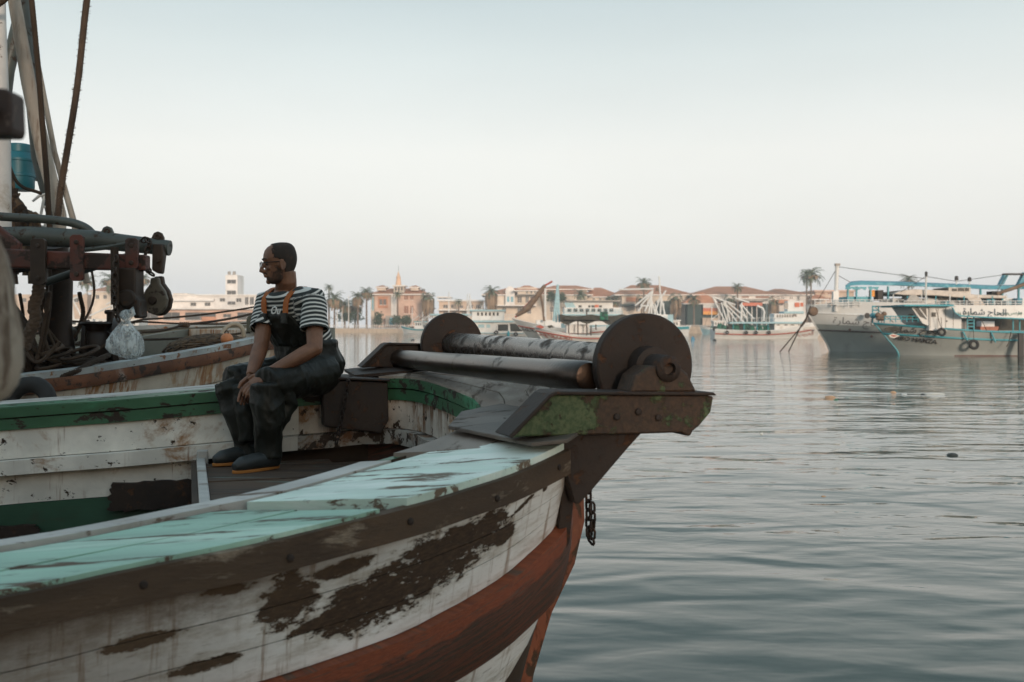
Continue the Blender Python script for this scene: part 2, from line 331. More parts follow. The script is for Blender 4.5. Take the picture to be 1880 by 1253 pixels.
# ---------------------------------------------------------------- the near fishing boat
HN = [(-5, .80), (-2.2, .70), (-1.2, .64), (-.4, .582), (0, .543), (.3, .516), (.58, .487), (.72, .478), (.93, .462), (1.1, .444), (1.28, .418), (1.8, .375)]
def hh(s, t): return interp(s, HN) - .047 * max(0.0, t - 2.55)
OUTN = [(-5, 2.50), (-3.5, 2.34), (-2.2, 2.28), (-1.2, 2.32), (-.4, 2.44), (-.167, 2.50), (.052, 2.543), (.284, 2.60), (.577, 2.704), (.717, 2.785), (.928, 2.916), (1.099, 3.05), (1.265, 3.211), (1.40, 3.52), (1.53, 3.85), (1.645, 4.15), (1.76, 4.45)]
INN = [(-5, 2.98), (-2.2, 2.76), (-1.2, 2.80), (-.469, 2.89), (.081, 3.02), (.43, 3.20), (.755, 3.44), (.96, 3.66), (1.096, 3.87), (1.21, 4.16), (1.26, 4.45)]
INF = [(-5, 6.10), (-2.5, 6.30), (-1, 6.18), (0, 5.97), (.6, 5.84), (.95, 5.78), (1.13, 5.66), (1.22, 5.40), (1.255, 4.95), (1.26, 4.45)]
NS = 90
outn = resample(catmull(OUTN), NS); inn = resample(catmull(INN), NS); inf = resample(catmull(INF), NS)
outf = [(s, 8.9 - t) for s, t in outn]
def planoff(c, d, side):
    """offset of a plan curve; side=+1 moves to larger t on the near board"""
    a = np.array(c); t = np.gradient(a, axis=0); t /= np.linalg.norm(t, axis=1)[:, None]
    n = np.c_[-t[:, 1], t[:, 0]] * side; d = np.asarray(d, float).reshape(-1, 1) if not np.isscalar(d) else d
    return [tuple(p) for p in a + n * d]
def lerpc(c1, c2, w): return [tuple((1 - w) * np.array(a) + w * np.array(b)) for a, b in zip(c1, c2)]
def cut(c, s0, s1): return [i for i, p in enumerate(c) if s0 <= p[0] <= s1]
def solid(rows, mat, name, parent, uvf=None, smooth=True, label=None):
    """closed strip: rows = rings of 4 points"""
    mb = MB(); mb.grid(rows, None, True); n = len(rows[0]); m = len(rows)
    mb.f += [tuple(range(n - 1, -1, -1)), tuple((m - 1) * n + k for k in range(n))]; mb.m += [0, 0]; mb.uv += [[(0, 0)] * n] * 2
    if uvf:
        fl = [q for q in mb.v]; uvs = [uvf(i // n, i % n) for i in range(len(fl))]; mb.uv = [[uvs[i] for i in f] for f in mb.f]
    return mb.build(name, mat, parent, smooth, label=label)
def capboard(name, ca, cb, mat, lift=0.0, thick=.035, rng=None, label=None, jit=0.0):
    rows = []
    for i in (rng if rng else range(NS)):
        (s1, t1), (s2, t2) = ca[i], cb[i]; z = lift + jit * mnoise.noise(V((s1 * 3, t1, lift * 90)))
        rows.append([S2W(s1, t1, hh(s1, t1) - z), S2W(s2, t2, hh(s2, t2) - z), S2W(s2, t2, hh(s2, t2) - z + thick), S2W(s1, t1, hh(s1, t1) - z + thick)])
    return solid(rows, mat, name, boat1, label=label)
boat1 = thing('fishing_boat', 'worn wooden fishing boat with turquoise gunwale, white hull and red wale in the foreground', 'fishing boat', S2W(-.5, 4.45, 2.0))
# near gunwale: white inner strip, groove, turquoise planks with a scarf step
ib = cut(outn, -5, .56); jb = cut(outn, .565, 1.30)
capboard('gunwale_strip', inn, lerpc(inn, outn, .17), capwhite, .012, .045, range(NS - 18), 'weathered white inner strip of the gunwale', .004)
capboard('gunwale_core', lerpc(inn, outn, .06), lerpc(inn, outn, .97), darkin, -.022, .05)
def planks(w0, w1, rng, lift, mt=turq, nm='gunwale_plank'): return capboard(nm, lerpc(inn, outn, w0), lerpc(inn, outn, w1), mt, lift, .03, rng, None, .003)
planks(.205, .60, ib, 0.0); planks(.608, 1.0, ib, -.002)
jb2 = [i for i in range(NS) if outn[i][0] >= .50 and outn[i][0] <= 1.20]
planks(.205, 1.0, jb, .007, turqpale)
# bow platform of bare planks, running athwart between the two boards
full_in = inn + inf[::-1][1:]; full_out = outn + outf[::-1][1:]
NB = len(full_in)
bi = [i for i in range(NB) if (full_out[i][0] > 1.19 and full_out[i][1] >= 3.1) and full_out[i][1] < 6.2]
for k, (w0, w1) in enumerate(((.0, .24), (.25, .50), (.51, .75), (.76, .99))):
    rows = []
    for i in bi:
        a, b = np.array(full_in[i]), np.array(full_out[i]); p = a + (b - a) * w0; q = a + (b - a) * w1
        l = .010 + .003 * (k % 2)
        rows.append([S2W(*p, hh(*p) - l), S2W(*q, hh(*q) - l), S2W(*q, hh(*q) - l + .04), S2W(*p, hh(*p) - l + .04)])
    solid(rows, bowwood, 'bow_plank', boat1)
# far gunwale cap
fi = [i for i in range(NS) if outf[i][1] > 5.72]
for (w0, w1) in ((0, .48), (.49, 1.0)):
    rows = []
    for i in fi:
        a, b = np.array(inf[i]), np.array(outf[i]); p = a + (b - a) * w0; q = a + (b - a) * w1
        rows.append([S2W(*p, hh(*p)), S2W(*q, hh(*q)), S2W(*q, hh(*q) + .035), S2W(*p, hh(*p) + .035)])
    solid(rows, capgreen if w0 == 0 else capwhite, 'gunwale_plank', boat1)
# rub rails
for c, nm in ((outn, 'rub_rail'), (outf, 'rub_rail')):
    sd = -1 if c is outn else 1
    o1 = planoff(c, .016, sd); o0 = planoff(c, -.01, sd); rows = []
    for i in range(NS - 1 if c is outn else NS):
        if c is outn and c[i][0] > 1.45: break
        (a, b), (p, q) = o0[i], o1[i]; h0 = hh(*c[i]); w = .004 * mnoise.noise(V((a * 4, 1, 0)))
        rows.append([S2W(a, b, h0 + .012), S2W(p, q, h0 + .016 + w), S2W(p, q, h0 + .098 + w), S2W(a, b, h0 + .102)])
    solid(rows, band, nm, boat1, label='brown dirty rub rail' if c is outn else None)
bolt_me = MB().lathe((0, 0, 0), (0, 0, 1), [(-.004, .011), (.004, .010), (.006, .005)], 8).mesh('bolt'); bolt_me.materials.append(rust)
o1 = planoff(outn, .016, -1)
for i in range(20, 84, 4):
    (s_, t_), (s2_, t2_) = o1[i], o1[i + 1]; a_ = S2W(s_, t_, 0); b_ = S2W(s2_, t2_, 0); e_ = (b_ - a_).normalized(); nrm = V((e_.y, -e_.x, 0))
    bo_ = link('bolt', bolt_me, None, boat1); bo_.matrix_basis = Matrix.Translation(S2W(s_, t_, hh(*outn[i]) + .055 + .012 * ((i // 4) % 2))) @ nrm.to_track_quat('Z', 'Y').to_matrix().to_4x4()
# hull planking, plank by plank
OFF = [(0, 0), (.1, .008), (.42, .055), (.62, .085), (1.0, .20), (1.35, .42), (1.7, .85)]
SEAM = [.098, .205, .315, .425, .635, .80, .97, 1.15, 1.36, 1.62]
K1 = [(-5, .92), (.3, .88), (.6, .88), (.8, .83), (1.0, .76), (1.26, .60), (1.76, .50)]
def vv(s, v):
    k1 = interp(s, K1); k2 = 1 - (1 - k1) * .45; k = interp(v, [(.425, k1), (.635, k2)]); return .098 + (v - .098) * k
for c, far in ((outn, 0), (outf, 1)):
    sd = 1 if not far else -1
    for k in range(len(SEAM) - 1):
        v0, v1 = SEAM[k] + .0015, SEAM[k + 1] - .0015; isw = abs(SEAM[k] - .425) < 1e-6
        ex = -.042 if isw else 0.0
        lv = np.linspace(v0, v1, 5 if not far else 2); rows = []
        grids = [planoff(c, interp(v, OFF) + ex + (.012 * math.sin(math.pi * (v - v0) / (v1 - v0)) * -1 if isw else 0), sd) for v in lv]
        back = planoff(c, interp((v0 + v1) / 2, OFF) + .03, sd)
        for i in range(NS):
            h0 = hh(*c[i]); sx = c[i][0]; ring = [S2W(*g[i], h0 + vv(sx, v)) for g, v in zip(grids, lv)]
            ring += [S2W(*back[i], h0 + vv(sx, v1)), S2W(*back[i], h0 + vv(sx, v0))]; rows.append(ring)
        nl = len(lv)
        def uvf(i, j, v0=v0, v1=v1, lv=lv, isw=isw, nl=nl):
            v = lv[j] if j < nl else (v1 if j == nl else v0)
            return (c[i][0], (v - v0) / (v1 - v0) if isw else vv(c[i][0], v))
        solid(rows, wale if isw else hullw, 'wale' if isw else 'hull_plank', boat1, uvf, label='chipped red and brown wale along the hull' if isw and not far else None)
    core = planoff(c, .04, sd); lv = [.09, .5, 1.0, 1.35, 1.7]
    gs = [planoff(c, interp(v, OFF) + .026, sd) for v in lv]
    MB().grid([[S2W(*g[i], hh(*c[i]) + v) for g, v in zip(gs, lv)] for i in range(NS)]).build('hull_core', darkin, boat1, True)
# stem post
stem = [(1.75, .36), (1.775, .62), (1.785, .92), (1.735, 1.12), (1.62, 1.34), (1.53, 1.62), (1.45, 2.1), (1.2, 2.2), (1.3, 1.4), (1.55, 1.0), (1.58, .36)]
MB().prism([S2W(s, 4.37, h) for s, h in stem], S2W(0, .16, 0) - S2W(0, 0, 0)).build('stem_post', stemm, boat1, bevel=.012, label='rusty red stem post')
# inner bulwark: far side and round the bow, in courses
wallc = inf + inn[::-1][1:]        # far board, bow, near board
wallc = resample(wallc, 150)
COURSE = [('green_rail', .004, .058, -.012, capgreen, -5, 9), ('green_rail', .066, .128, -.004, capgreen, -5, 9), ('bulwark_plank', .130, .292, .012, inwhite, -5, 9), ('stringer', .296, .376, -.055, inwhite, -5, 9), ('bulwark_plank', .380, .545, .010, inwhite, -5, .12), ('bulwark_plank', .548, .95, .014, lowgreen, -5, .12)]
for (nm, v0, v1, out, mt, s0, s1) in COURSE:
    segs = [(s0, .62, mt, 0)]
    if s1 > 1: segs.append((.62, 9, mt, 1))
    for (q0, q1, mm, bow) in segs:
        cc = planoff(wallc, out, 1); bb = planoff(wallc, .035, 1)
        # far board before the bow: s<.62 on the far half; bow part runs on to the near board
        idx = [i for i in range(150) if (i < 75 and q0 <= wallc[i][0] <= q1) or (bow and i >= 75)]
        if not bow: idx = [i for i in idx if wallc[i][0] <= min(q1, s1)]
        if bow and nm == 'bulwark_plank': mm = inrust
        if bow and nm == 'stringer': mm = stringm
        if len(idx) < 2: continue
        if bow and idx[0] > 0: idx = [idx[0] - 1] + idx
        rows = []; lift = .020 if bow and nm == 'green_rail' else 0
        for i in idx:
            h0 = hh(*wallc[i]); (a, b), (p, q) = cc[i], bb[i]
            w = (.012 * mnoise.noise(V((a * 9, b * 9, 2))) if (bow and nm == 'stringer') else 0)
            rows.append([S2W(p, q, h0 + v0), S2W(a, b, h0 + v0 + w), S2W(a, b, h0 + v1 + w * .5), S2W(p, q, h0 + v1)])
        solid(rows, mm, nm, boat1)
# shell behind the courses so that no light leaks through
bb = planoff(wallc, .038, 1)
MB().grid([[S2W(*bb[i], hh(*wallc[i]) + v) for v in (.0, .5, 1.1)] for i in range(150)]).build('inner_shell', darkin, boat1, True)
# foredeck of worn planks, its broken forward beam and the well floor
DH = .757
t = 3.05; k = 0
while t < 6.1:
    w = .135; s1 = min(1.22, max(np.interp([t - .06, t + w + .06], [p[1] for p in inn] + [p[1] for p in inf[::-1][1:]], [p[0] for p in inn] + [p[0] for p in inf[::-1][1:]]).min() - .03, .1))
    if t < 4.45: s1 = min(s1, float(np.interp(t - .10, [p[1] for p in inn], [p[0] for p in inn])))
    if s1 < .2: t += w; continue
    e = rnd.uniform(-.004, .004)
    MB().box(S2W((.09 + s1) / 2, t + w / 2, DH + .02 + e), (s1 - .09, w - .007, .04), Matrix.Rotation(R(18), 3, 'Z')).build('deck_plank', deckm, boat1, bevel=.003)
    t += w; k += 1
MB().box(S2W(.50, 4.65, DH + .07), (.8, 2.2, .05), Matrix.Rotation(R(18), 3, 'Z')).build('deck_underside', darkin, boat1)
MB().box(S2W(.065, 4.55, DH + .05), (.045, 2.75, .16), Matrix.Rotation(R(18), 3, 'Z')).build('deck_beam', capwhite, boat1, bevel=.006)
MB().box(S2W(.03, 4.5, DH + .25), (.03, 2.8, .5), Matrix.Rotation(R(18), 3, 'Z')).build('bulkhead', darkin, boat1)
MB().box(S2W(.075, 5.80, DH + .06), (.06, .05, .26), Matrix.Rotation(R(18), 3, 'Z')).build('frame_post', capwhite, boat1, bevel=.008)
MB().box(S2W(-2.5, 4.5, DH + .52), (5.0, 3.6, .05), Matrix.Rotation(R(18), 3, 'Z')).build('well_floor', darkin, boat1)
# dark repair blocks on the inner planking
for (s, hgt, ln, ht) in ((-.17, .935, .50, .16), (-.98, 1.14, .35, .09)):
    tt = interp(s, [(p[0], p[1]) for p in inf]) - .03
    m = MB(); n = 46; ring = []
    for q in range(n):
        ww = 2 * math.pi * q / n; r = 1 + .10 * rnd.uniform(-1, 1); cx = max(-1, min(1, 1.35 * math.cos(ww))) * ln / 2 * r; cz = max(-1, min(1, 1.3 * math.sin(ww))) * ht / 2 * r
        ring.append(S2W(s + cx, tt - .18 * cx * 1.0, hgt - .02 * cx - cz + .02))
    m.prism(ring, S2W(0, .04, 0) - S2W(0, 0, 0)); m.build('repair_patch', rust, boat1, label='dark scorched patch on the inner planking')
# dark steel plate let into the far bulwark beside the man
pl = thing('steel_plate', 'dark brown steel fairlead plate hung on the bulwark beside the seated man', 'steel plate', S2W(.95, 5.76, .36))
a = P(592, 697, 5.66); b = P(714, 790, 5.72)
front = [P(592, 698, 5.60), P(712, 703, 5.67), P(714, 772, 5.67), P(700, 796, 5.66), P(594, 783, 5.60)]
MB().prism(front, S2W(0, .10, 0) - S2W(0, 0, 0)).build('face', rust, pl, bevel=.008)
MB().prism([P(588, 696, 5.58), P(716, 701, 5.65), P(712, 693, 6.15), P(600, 690, 6.12)], (0, 0, .012)).build('top_flange', rust, pl, bevel=.004)
# ---------------------------------------------------------------- bow roller and its two brackets
roller = thing('bow_roller', 'double steel net roller with big end discs across the bow', 'net roller', S2W(1.5, 4.5, .45))
A0, A1 = P(1180, 672, 3.60), P(829, 632, 6.08); ax = (A1 - A0).normalized()
MB().lathe(A0, ax, [(.0, .082), (.30, .080), (.31, .074), ((A1 - A0).length, .070)], 40).build('drum', drum, roller, True)
def disc(c, r, nm):
    pr = [(-.028, r * .5), (-.026, r * .965), (-.02, r), (.02, r), (.026, r * .965), (.028, r * .45)]
    return MB().lathe(c, ax, pr, 56).build(nm, rust, roller, True)
disc(A0, .190, 'end_disc'); disc(A1, .192, 'end_disc')
B0, B1 = P(1082, 692, 3.57), P(722, 658, 6.20); bx2 = (B1 - B0).normalized(); LB = (B1 - B0).length
MB().lathe(B0, bx2, [(-.005, .030), (0, .050), (.02, .057), (.32, .058), (.33, .054), (LB - .3, .054), (LB - .02, .056), (LB, .040)], 36).build('small_drum', drum2, roller, True)
# shaft, bearing
def bearing(c, sgn):
    d = -ax * sgn
    MB().lathe(c, d, [(.02, .075), (.09, .07), (.095, .048), (.20, .046), (.205, .040), (.21, .022), (.19, .018)], 28).build('bearing', rust, roller, True)
bearing(A0, 1); bearing(A1, -1)
def SP(s, t, h): return S2W(s, t, h)
for (tf, nm, k) in ((3.09, 'near', 0), (5.98, 'far', 1)):
    g = thing('roller_bracket', 'green flaking steel bracket carrying the near end of the bow roller' if k == 0 else 'dark steel bracket under the far end of the bow roller', 'bracket', S2W(1.3, tf, .42))
    dz = 0.0 if k == 0 else -.115
    prof = [(1.0, .352 + .012), (1.135, .233), (1.155, .226), (1.72, .240), (1.745, .244), (1.735, .298), (1.69, .345), (1.665, .362), (1.655, .380), (1.64, .378), (1.62, .366), (1.48, .366), (1.04, .360)]
    w = S2W(0, .115, 0) - S2W(0, 0, 0)
    MB().prism([SP(s, tf, h + dz) for s, h in prof], w).build('beam', rustgreen if k == 0 else rust, g, bevel=.006, label='green flaking beam' if k == 0 else None)
    # top flange, proud of the web
    w2 = S2W(0, .155, 0) - S2W(0, 0, 0)
    MB().prism([SP(s, tf - .02, h + dz) for s, h in ((.985, .356), (1.128, .222), (1.15, .213), (1.735, .228), (1.748, .240), (1.155, .2255), (1.135, .2325), (1.0, .3635))], w2).build('flange', rust, g, bevel=.004)
    # bearing seat
    MB().prism([SP(s, tf - .005, h + dz) for s, h in ((1.42, .226), (1.445, .165), (1.49, .135), (1.60, .130), (1.645, .165), (1.68, .229))], S2W(0, .12, 0) - S2W(0, 0, 0)).build('bearing_seat', rustgreen if k == 0 else rust, g, bevel=.01)
    # gusset below and pad on the gunwale
    if k == 0:
        MB().prism([SP(s, 3.14, h) for s, h in ((1.10, .362), (1.50, .362), (1.44, .42), (1.30, .565), (1.262, .60), (1.245, .60), (1.20, .45))], S2W(0, .06, 0) - S2W(0, 0, 0)).build('gusset', rust, g, bevel=.004)
        MB().prism([SP(s, 3.20, h) for s, h in ((1.235, .46), (1.275, .46), (1.262, .62), (1.25, .74), (1.22, .80), (1.20, .80), (1.215, .62))], S2W(0, .05, 0) - S2W(0, 0, 0)).build('strap', rust, g, bevel=.004)
        pad = [(.92, 3.60), (1.04, 3.86), (1.22, 3.90), (1.32, 3.45), (1.26, 3.12), (1.17, 3.02), (1.06, 3.06)]
        MB().prism([S2W(s, t, hh(1.08, 3.2) - .034 - .13 * (s - 1.08) - .05 * (t - 3.2)) for s, t in pad], (0, 0, .014)).build('base_plate', padm, g, bevel=.003)
        for (s, h) in ((1.375, .305), (1.455, .29), (1.53, .312)): MB().lathe(SP(s, 3.09, h), S2W(0, -1, 0) - S2W(0, 0, 0), [(0, .012), (.008, .012), (.010, .006)], 8).build('bolt', rust, g)
    else:
        pad = [(.92, 5.80), (.92, 6.2), (1.45, 6.1), (1.42, 5.6)]
        MB().prism([S2W(s, t, hh(s, t) - .012) for s, t in pad], (0, 0, .016)).build('base_plate', rust, g)
# chains
def chain(name, label, pts, link_len=.036, r=.0042, wd=.011, parent_mat=rust):
    root = thing(name, label, 'chain', pts[0]); a = np.array([tuple(p) for p in pts]); d = np.r_[0, np.cumsum(np.linalg.norm(np.diff(a, axis=0), axis=1))]
    n = int(d[-1] / (link_len * .74)); 
    for i in range(n):
        x = (i + .5) * d[-1] / n; c = V([np.interp(x, d, a[:, j]) for j in range(3)]); c2 = V([np.interp(min(x + .01, d[-1]), d, a[:, j]) for j in range(3)]); c1 = V([np.interp(max(x - .01, 0), d, a[:, j]) for j in range(3)])
        t = (c2 - c1).normalized(); ref = V((0, 1, 0)) if abs(t.y) < .9 else V((1, 0, 0)); u = t.cross(ref).normalized(); w = t.cross(u)
        q = math.pi / 4 + (math.pi / 2) * (i % 2) + .2 * rnd.uniform(-1, 1); n2 = u * math.cos(q) + w * math.sin(q)
        MB().torus(c, t, n2, wd, r, link_len / 2 - wd, 10, 5).build('chain_link', parent_mat, root, 2)
    return root
chain('hanging_chain', 'rusty chain hanging from the gusset below the bow roller', [P(1080, 888, 3.5), P(1081, 940, 3.5), P(1082, 985, 3.5), P(1086, 994, 3.49), P(1088, 960, 3.48), P(1087, 925, 3.48)], .040, .0048, .0125)
chain('chain', 'short chain lying over the top of the dark steel plate', [P(668, 696, 6.05), P(655, 692, 6.0), P(645, 693, 5.8), P(640, 698, 5.58), P(634, 730, 5.57), P(626, 775, 5.565), P(617, 815, 5.53)], .034)
chain('chain', 'chain lying across the grey base plate at the bow', [P(850, 779, 4.0), P(868, 772, 4.0), P(890, 769, 3.95), P(915, 770, 3.85), P(935, 773, 3.7)], .036)
# ---------------------------------------------------------------- the seated man
skin = NT('skin'); _v = skin.tc.outputs['Object']; _n = skin.noise(_v, 14, 4, .6)
skin.bump(skin.noise(_v, 90, 3, .6), .15, .002); skinm = skin.set(skin.mix(skin.step(_n, .3, .7), (.145, .064, .034), (.21, .097, .053)), .5)
def mk_hair(name, k):
    m = NT(name); v = m.tc.outputs['Object']; n = m.noise(v, 420, 3, .7); b = m.noise(v, 30, 3, .6)
    m.bump(n, .5, .003); f = m.step(m.math('ADD', m.math('MULTIPLY', n, .7), m.math('MULTIPLY', b, .3)), k, k + .14); return m.set(m.mix(f, (.020, .013, .009), (.15, .068, .038)), .8)
hairm = mk_hair('cropped_dark_hair', .55)
def mk_shirt():
    m = NT('striped_jersey'); at = m.n('ShaderNodeAttribute'); at.attribute_name = 'stripe'; s = at.outputs['Fac']
    fr = m.math('FRACT', m.math('MULTIPLY', s, 1 / .0245)); w = m.math('MULTIPLY', m.step(fr, .10, .16), m.math('SUBTRACT', 1.0, m.step(fr, .50, .56)))
    m.bump(m.noise(m.tc.outputs['Object'], 25, 3, .5), .2, .006)
    return m.set(m.mix(w, (.030, .036, .036), (.62, .62, .59)), .9)
shirtm = mk_shirt()
def mk_wader():
    m = NT('dark_rubber_waders'); v = m.tc.outputs['Object']; n1 = m.noise(v, 7, 3, .5, .6); n2 = m.noise(v, 24, 3, .55)
    m.bump(m.math('ADD', n1, m.math('MULTIPLY', n2, .25)), .5, .03)
    return m.set(m.mix(m.step(n1, .3, .7), (.006, .006, .004), (.013, .0135, .0095)), .46, **{'Specular IOR Level': .28})
waderm = mk_wader()
strapm = worn('orange_webbing', (.42, .12, .025), None, vary=.3, rough=.8)
bootm = plain('boot_rubber', (.02, .022, .022), .5); solem = plain('orange_boot_sole', (.40, .15, .03), .7)
man = thing('person', 'man in striped T-shirt and dark rubber waders sitting on the gunwale looking left', 'person', P(560, 700, 5.7))
J = {'pel': P(572, 672, 5.74), 'hipR': P(552, 682, 5.84), 'hipL': P(592, 684, 5.64), 'kneeR': P(420, 700, 5.56), 'kneeL': P(490, 706, 5.28),
     'ankR': P(458, 834, 5.53), 'ankL': P(494, 838, 5.27), 'waist': P(562, 632, 5.72), 'chest': P(542, 580, 5.66), 'neck': P(523, 536, 5.60),
     'shR': P(492, 553, 5.72), 'shL': P(576, 551, 5.50), 'elR': P(479, 636, 5.56), 'elL': P(578, 640, 5.40), 'wrR': P(461, 690, 5.40), 'wrL': P(489, 688, 5.30)}
# body frame: forward = where the chest faces
ss = (J['shL'] - J['shR']).normalized(); fwd = V((0, 0, 1)).cross(ss); fwd = V((fwd.x, fwd.y, 0)).normalized()
if fwd.x > 0: fwd = -fwd
lat = V((-fwd.y, fwd.x, 0))        # towards his right or left, horizontal
def ring_loft(mb, secs, n=20):
    """secs: centre, half width along lat, half depth along fwd, tilt"""
    rows = []
    for (c, w, d) in secs:
        rows.append([c + lat * (w * math.copysign(abs(math.cos(q)) ** .85, math.cos(q))) + fwd * (d * math.copysign(abs(math.sin(q)) ** .85, math.sin(q))) for q in [2 * math.pi * k / n for k in range(n)]])
    mb.grid(rows, None, True); m = len(rows); base = len(mb.v) - m * n
    mb.f += [tuple(base + k for k in range(n - 1, -1, -1)), tuple(base + (m - 1) * n + k for k in range(n))]; mb.m += [0, 0]; mb.uv += [[(0, 0)] * n] * 2
# --- head: looking left, turned a little to the camera
HC = P(513, 484.5, 5.56); hf = V((-math.cos(R(20)), -math.sin(R(20)), -.10)).normalized(); hl = V((0, 0, 1)).cross(hf).normalized(); hu = hf.cross(hl)
def HP(f, l, u): return HC + (hf * f + hl * l + hu * u) * .935
# rows from crown to chin: u, front, back, half width
HEAD0 = [(.122, .004, -.030, .020), (.117, .034, -.060, .046), (.104, .060, -.082, .062), (.085, .078, -.095, .071), (.060, .088, -.102, .0765), (.035, .092, -.104, .078), (.012, .088, -.102, .076), (-.004, .083, -.098, .074), (-.022, .084, -.092, .071), (-.042, .085, -.082, .068), (-.060, .085, -.070, .064), (-.078, .082, -.056, .058), (-.096, .079, -.042, .051), (-.110, .070, -.028, .040), (-.119, .050, -.008, .024)]
HEAD = HEAD0
def head_rows(grow=0.0, n=36):
    rows = []
    for (u, f, b, w) in HEAD:
        c = (f + b) / 2; hd = (f - b) / 2 + grow; row = []
        for k in range(n):
            q = 2 * math.pi * k / n; cs, sn = math.cos(q), math.sin(q); e = .82 if cs > 0 else .95
            row.append((c + hd * math.copysign(abs(cs) ** e, cs), (w + grow) * math.copysign(abs(sn) ** .9, sn), u + grow * (1 if u > .08 else 0)))
        rows.append(row)
    return rows
def cap_add(mb, rows, n):
    m = len(rows); base = len(mb.v); mb.grid(rows, None, True)
    mb.f += [tuple(base + k for k in range(n - 1, -1, -1)), tuple(base + (m - 1) * n + k for k in range(n))]; mb.m += [0, 0]; mb.uv += [[(0, 0)] * n] * 2
body = MB()
cap_add(body, [[HP(*q) for q in r] for r in head_rows()], 36)
# nose, brow, lips, chin, ears
body.tube([HP(.083, 0, .016), HP(.093, 0, -.002), HP(.107, 0, -.022), HP(.112, 0, -.034), HP(.098, 0, -.042)], [.008, .009, .011, .0125, .009], 10)
for sd in (-1, 1):
    body.tube([HP(.088, .010 * sd, -.040), HP(.100, .012 * sd, -.036)], [.009, .009], 8)
    body.tube([HP(.084, .012 * sd, .026), HP(.083, .032 * sd, .030), HP(.070, .052 * sd, .024)], [.0085, .0095, .007], 8)
    body.tube([HP(.075, .030 * sd, -.025), HP(.060, .052 * sd, -.022)], [.012, .012], 8)
    ear = [HP(-.006 - .012 * math.sin(q), .073 * sd + .010 * sd * (1 - math.cos(q * .5)), -.010 + .031 * math.cos(q)) for q in [math.pi * 2 * k / 10 for k in range(11)]]
    body.tube(ear, .0065, 7); body.lathe(HP(-.006, .070 * sd, -.010), hl * sd, [(-.01, .018), (.006, .022), (.010, .018)], 12)
body.tube([HP(.086, -.020, -.060), HP(.094, -.006, -.057), HP(.094, .006, -.057), HP(.086, .020, -.060)], .0062, 8)
body.tube([HP(.084, -.018, -.068), HP(.092, 0, -.070), HP(.084, .018, -.068)], .0068, 8)
body.tube([HP(.066, -.012, -.100), HP(.074, 0, -.102), HP(.066, .012, -.100)], .016, 8)
# neck
nb = J['neck'] + V((0, .02, .0)); body.tube([HP(-.030, 0, -.055), HP(-.032, 0, -.10), nb + V((0, 0, .01)), nb - V((0, 0, .05))], [.058, .056, .062, .075], 14)
# torso core under the clothes
ring_loft(body, [(J['pel'], .15, .10), (J['waist'], .145, .105), (J['chest'], .155, .11), (J['neck'] - V((0, 0, .04)), .13, .08), (J['neck'], .06, .055)])
# arms
for sd in 'RL':
    a, b, c = J['sh' + sd], J['el' + sd], J['wr' + sd]
    body.tube([a, a.lerp(b, .3), a.lerp(b, .7), b], [.052, .053, .046, .042], 14)
    body.lathe(b - V((0, 0, .043)), (0, 0, 1), [(.043 * (1 - math.cos(q)), .043 * math.sin(q)) for q in np.linspace(.1, 3.04, 9)], 14)
    body.tube([b - (c - b) * .05, b.lerp(c, .25), b.lerp(c, .6), c], [.042, .044, .037, .029], 14)
# hands: his left over his right, fingers hanging between the knees
def hand(w, pd, side, ln, curl, spread):
    """w wrist, pd direction of the palm, side direction across the knuckles (towards the thumb)"""
    pd = pd.normalized(); side = (side - pd * side.dot(pd)).normalized(); nr = pd.cross(side)
    k = w + pd * ln * .47
    body.tube([w, w.lerp(k, .35), w.lerp(k, .8), k + pd * .008], [.026, .034, .040, .036], 12, True, .46, side)
    for i, (o, fl) in enumerate(((.030, .42), (.010, .46), (-.010, .43), (-.029, .34))):
        r = k + side * o; d0 = (pd + side * o * spread).normalized(); d1 = (d0 + curl * .45).normalized(); d2 = (d0 + curl * 1.0).normalized()
        p1 = r + d0 * ln * fl * .45; p2 = p1 + d1 * ln * fl * .32; p3 = p2 + d2 * ln * fl * .23
        body.tube([r - d0 * .02, r, p1, p2, p3], [.0105, .0105, .0095, .0085, .0065], 8)
    r = w + pd * ln * .16 + side * .026; d0 = (pd * .75 + side * .65).normalized(); p1 = r + d0 * .042; p2 = p1 + (pd + side * .1).normalized() * .032
    body.tube([r - d0 * .015, r, p1, p2], [.014, .0135, .011, .008], 8)
hand(J['wrR'], V((-.25, -.30, -.95)), V((-.5, -.85, 0)), .185, V((.25, -.2, -.4)), 3)
hand(J['wrL'], V((-.70, -.10, -.60)), V((-.3, .4, .5)), .185, V((.30, .1, -1.0)), 3)
bme = remeshed(body, .0042, 2)
link('body', bme, skinm, man)
# hair: a close-cropped shell that leaves the forehead free, beard and moustache
HEAD = resample(catmull(HEAD0, 5), 75); n = 120; rr = head_rows(.0030, n)
def jag(q): return .006 * mnoise.noise(V((q[0] * 120, q[1] * 120, q[2] * 120))) + .013 * mnoise.noise(V((q[0] * 520, q[1] * 520, q[2] * 520)))
mb = MB()
for i in range(len(rr) - 1):
    for k in range(n):
        q = [rr[i][k], rr[i + 1][k], rr[i + 1][(k + 1) % n], rr[i][(k + 1) % n]]; f = sum(x[0] for x in q) / 4; u = sum(x[2] for x in q) / 4; l = abs(sum(x[1] for x in q) / 4)
        line = .058 - .55 * max(0, u - .060) if u > .035 else .012
        if l > .045 and u > .03: line = min(line, .040)
        if u > .118: line = .030
        line += jag(q[0])
        if (f < line - (.0 if u > .02 else .030) and u > -.052) : mb.add([HP(*x) for x in q], [(0, 1, 2, 3)])
mb.add([HP(*x) for x in rr[0]], [tuple(range(n))]); me = mb.mesh('hair', 2, True); ho = link('hair', me, hairm, man)
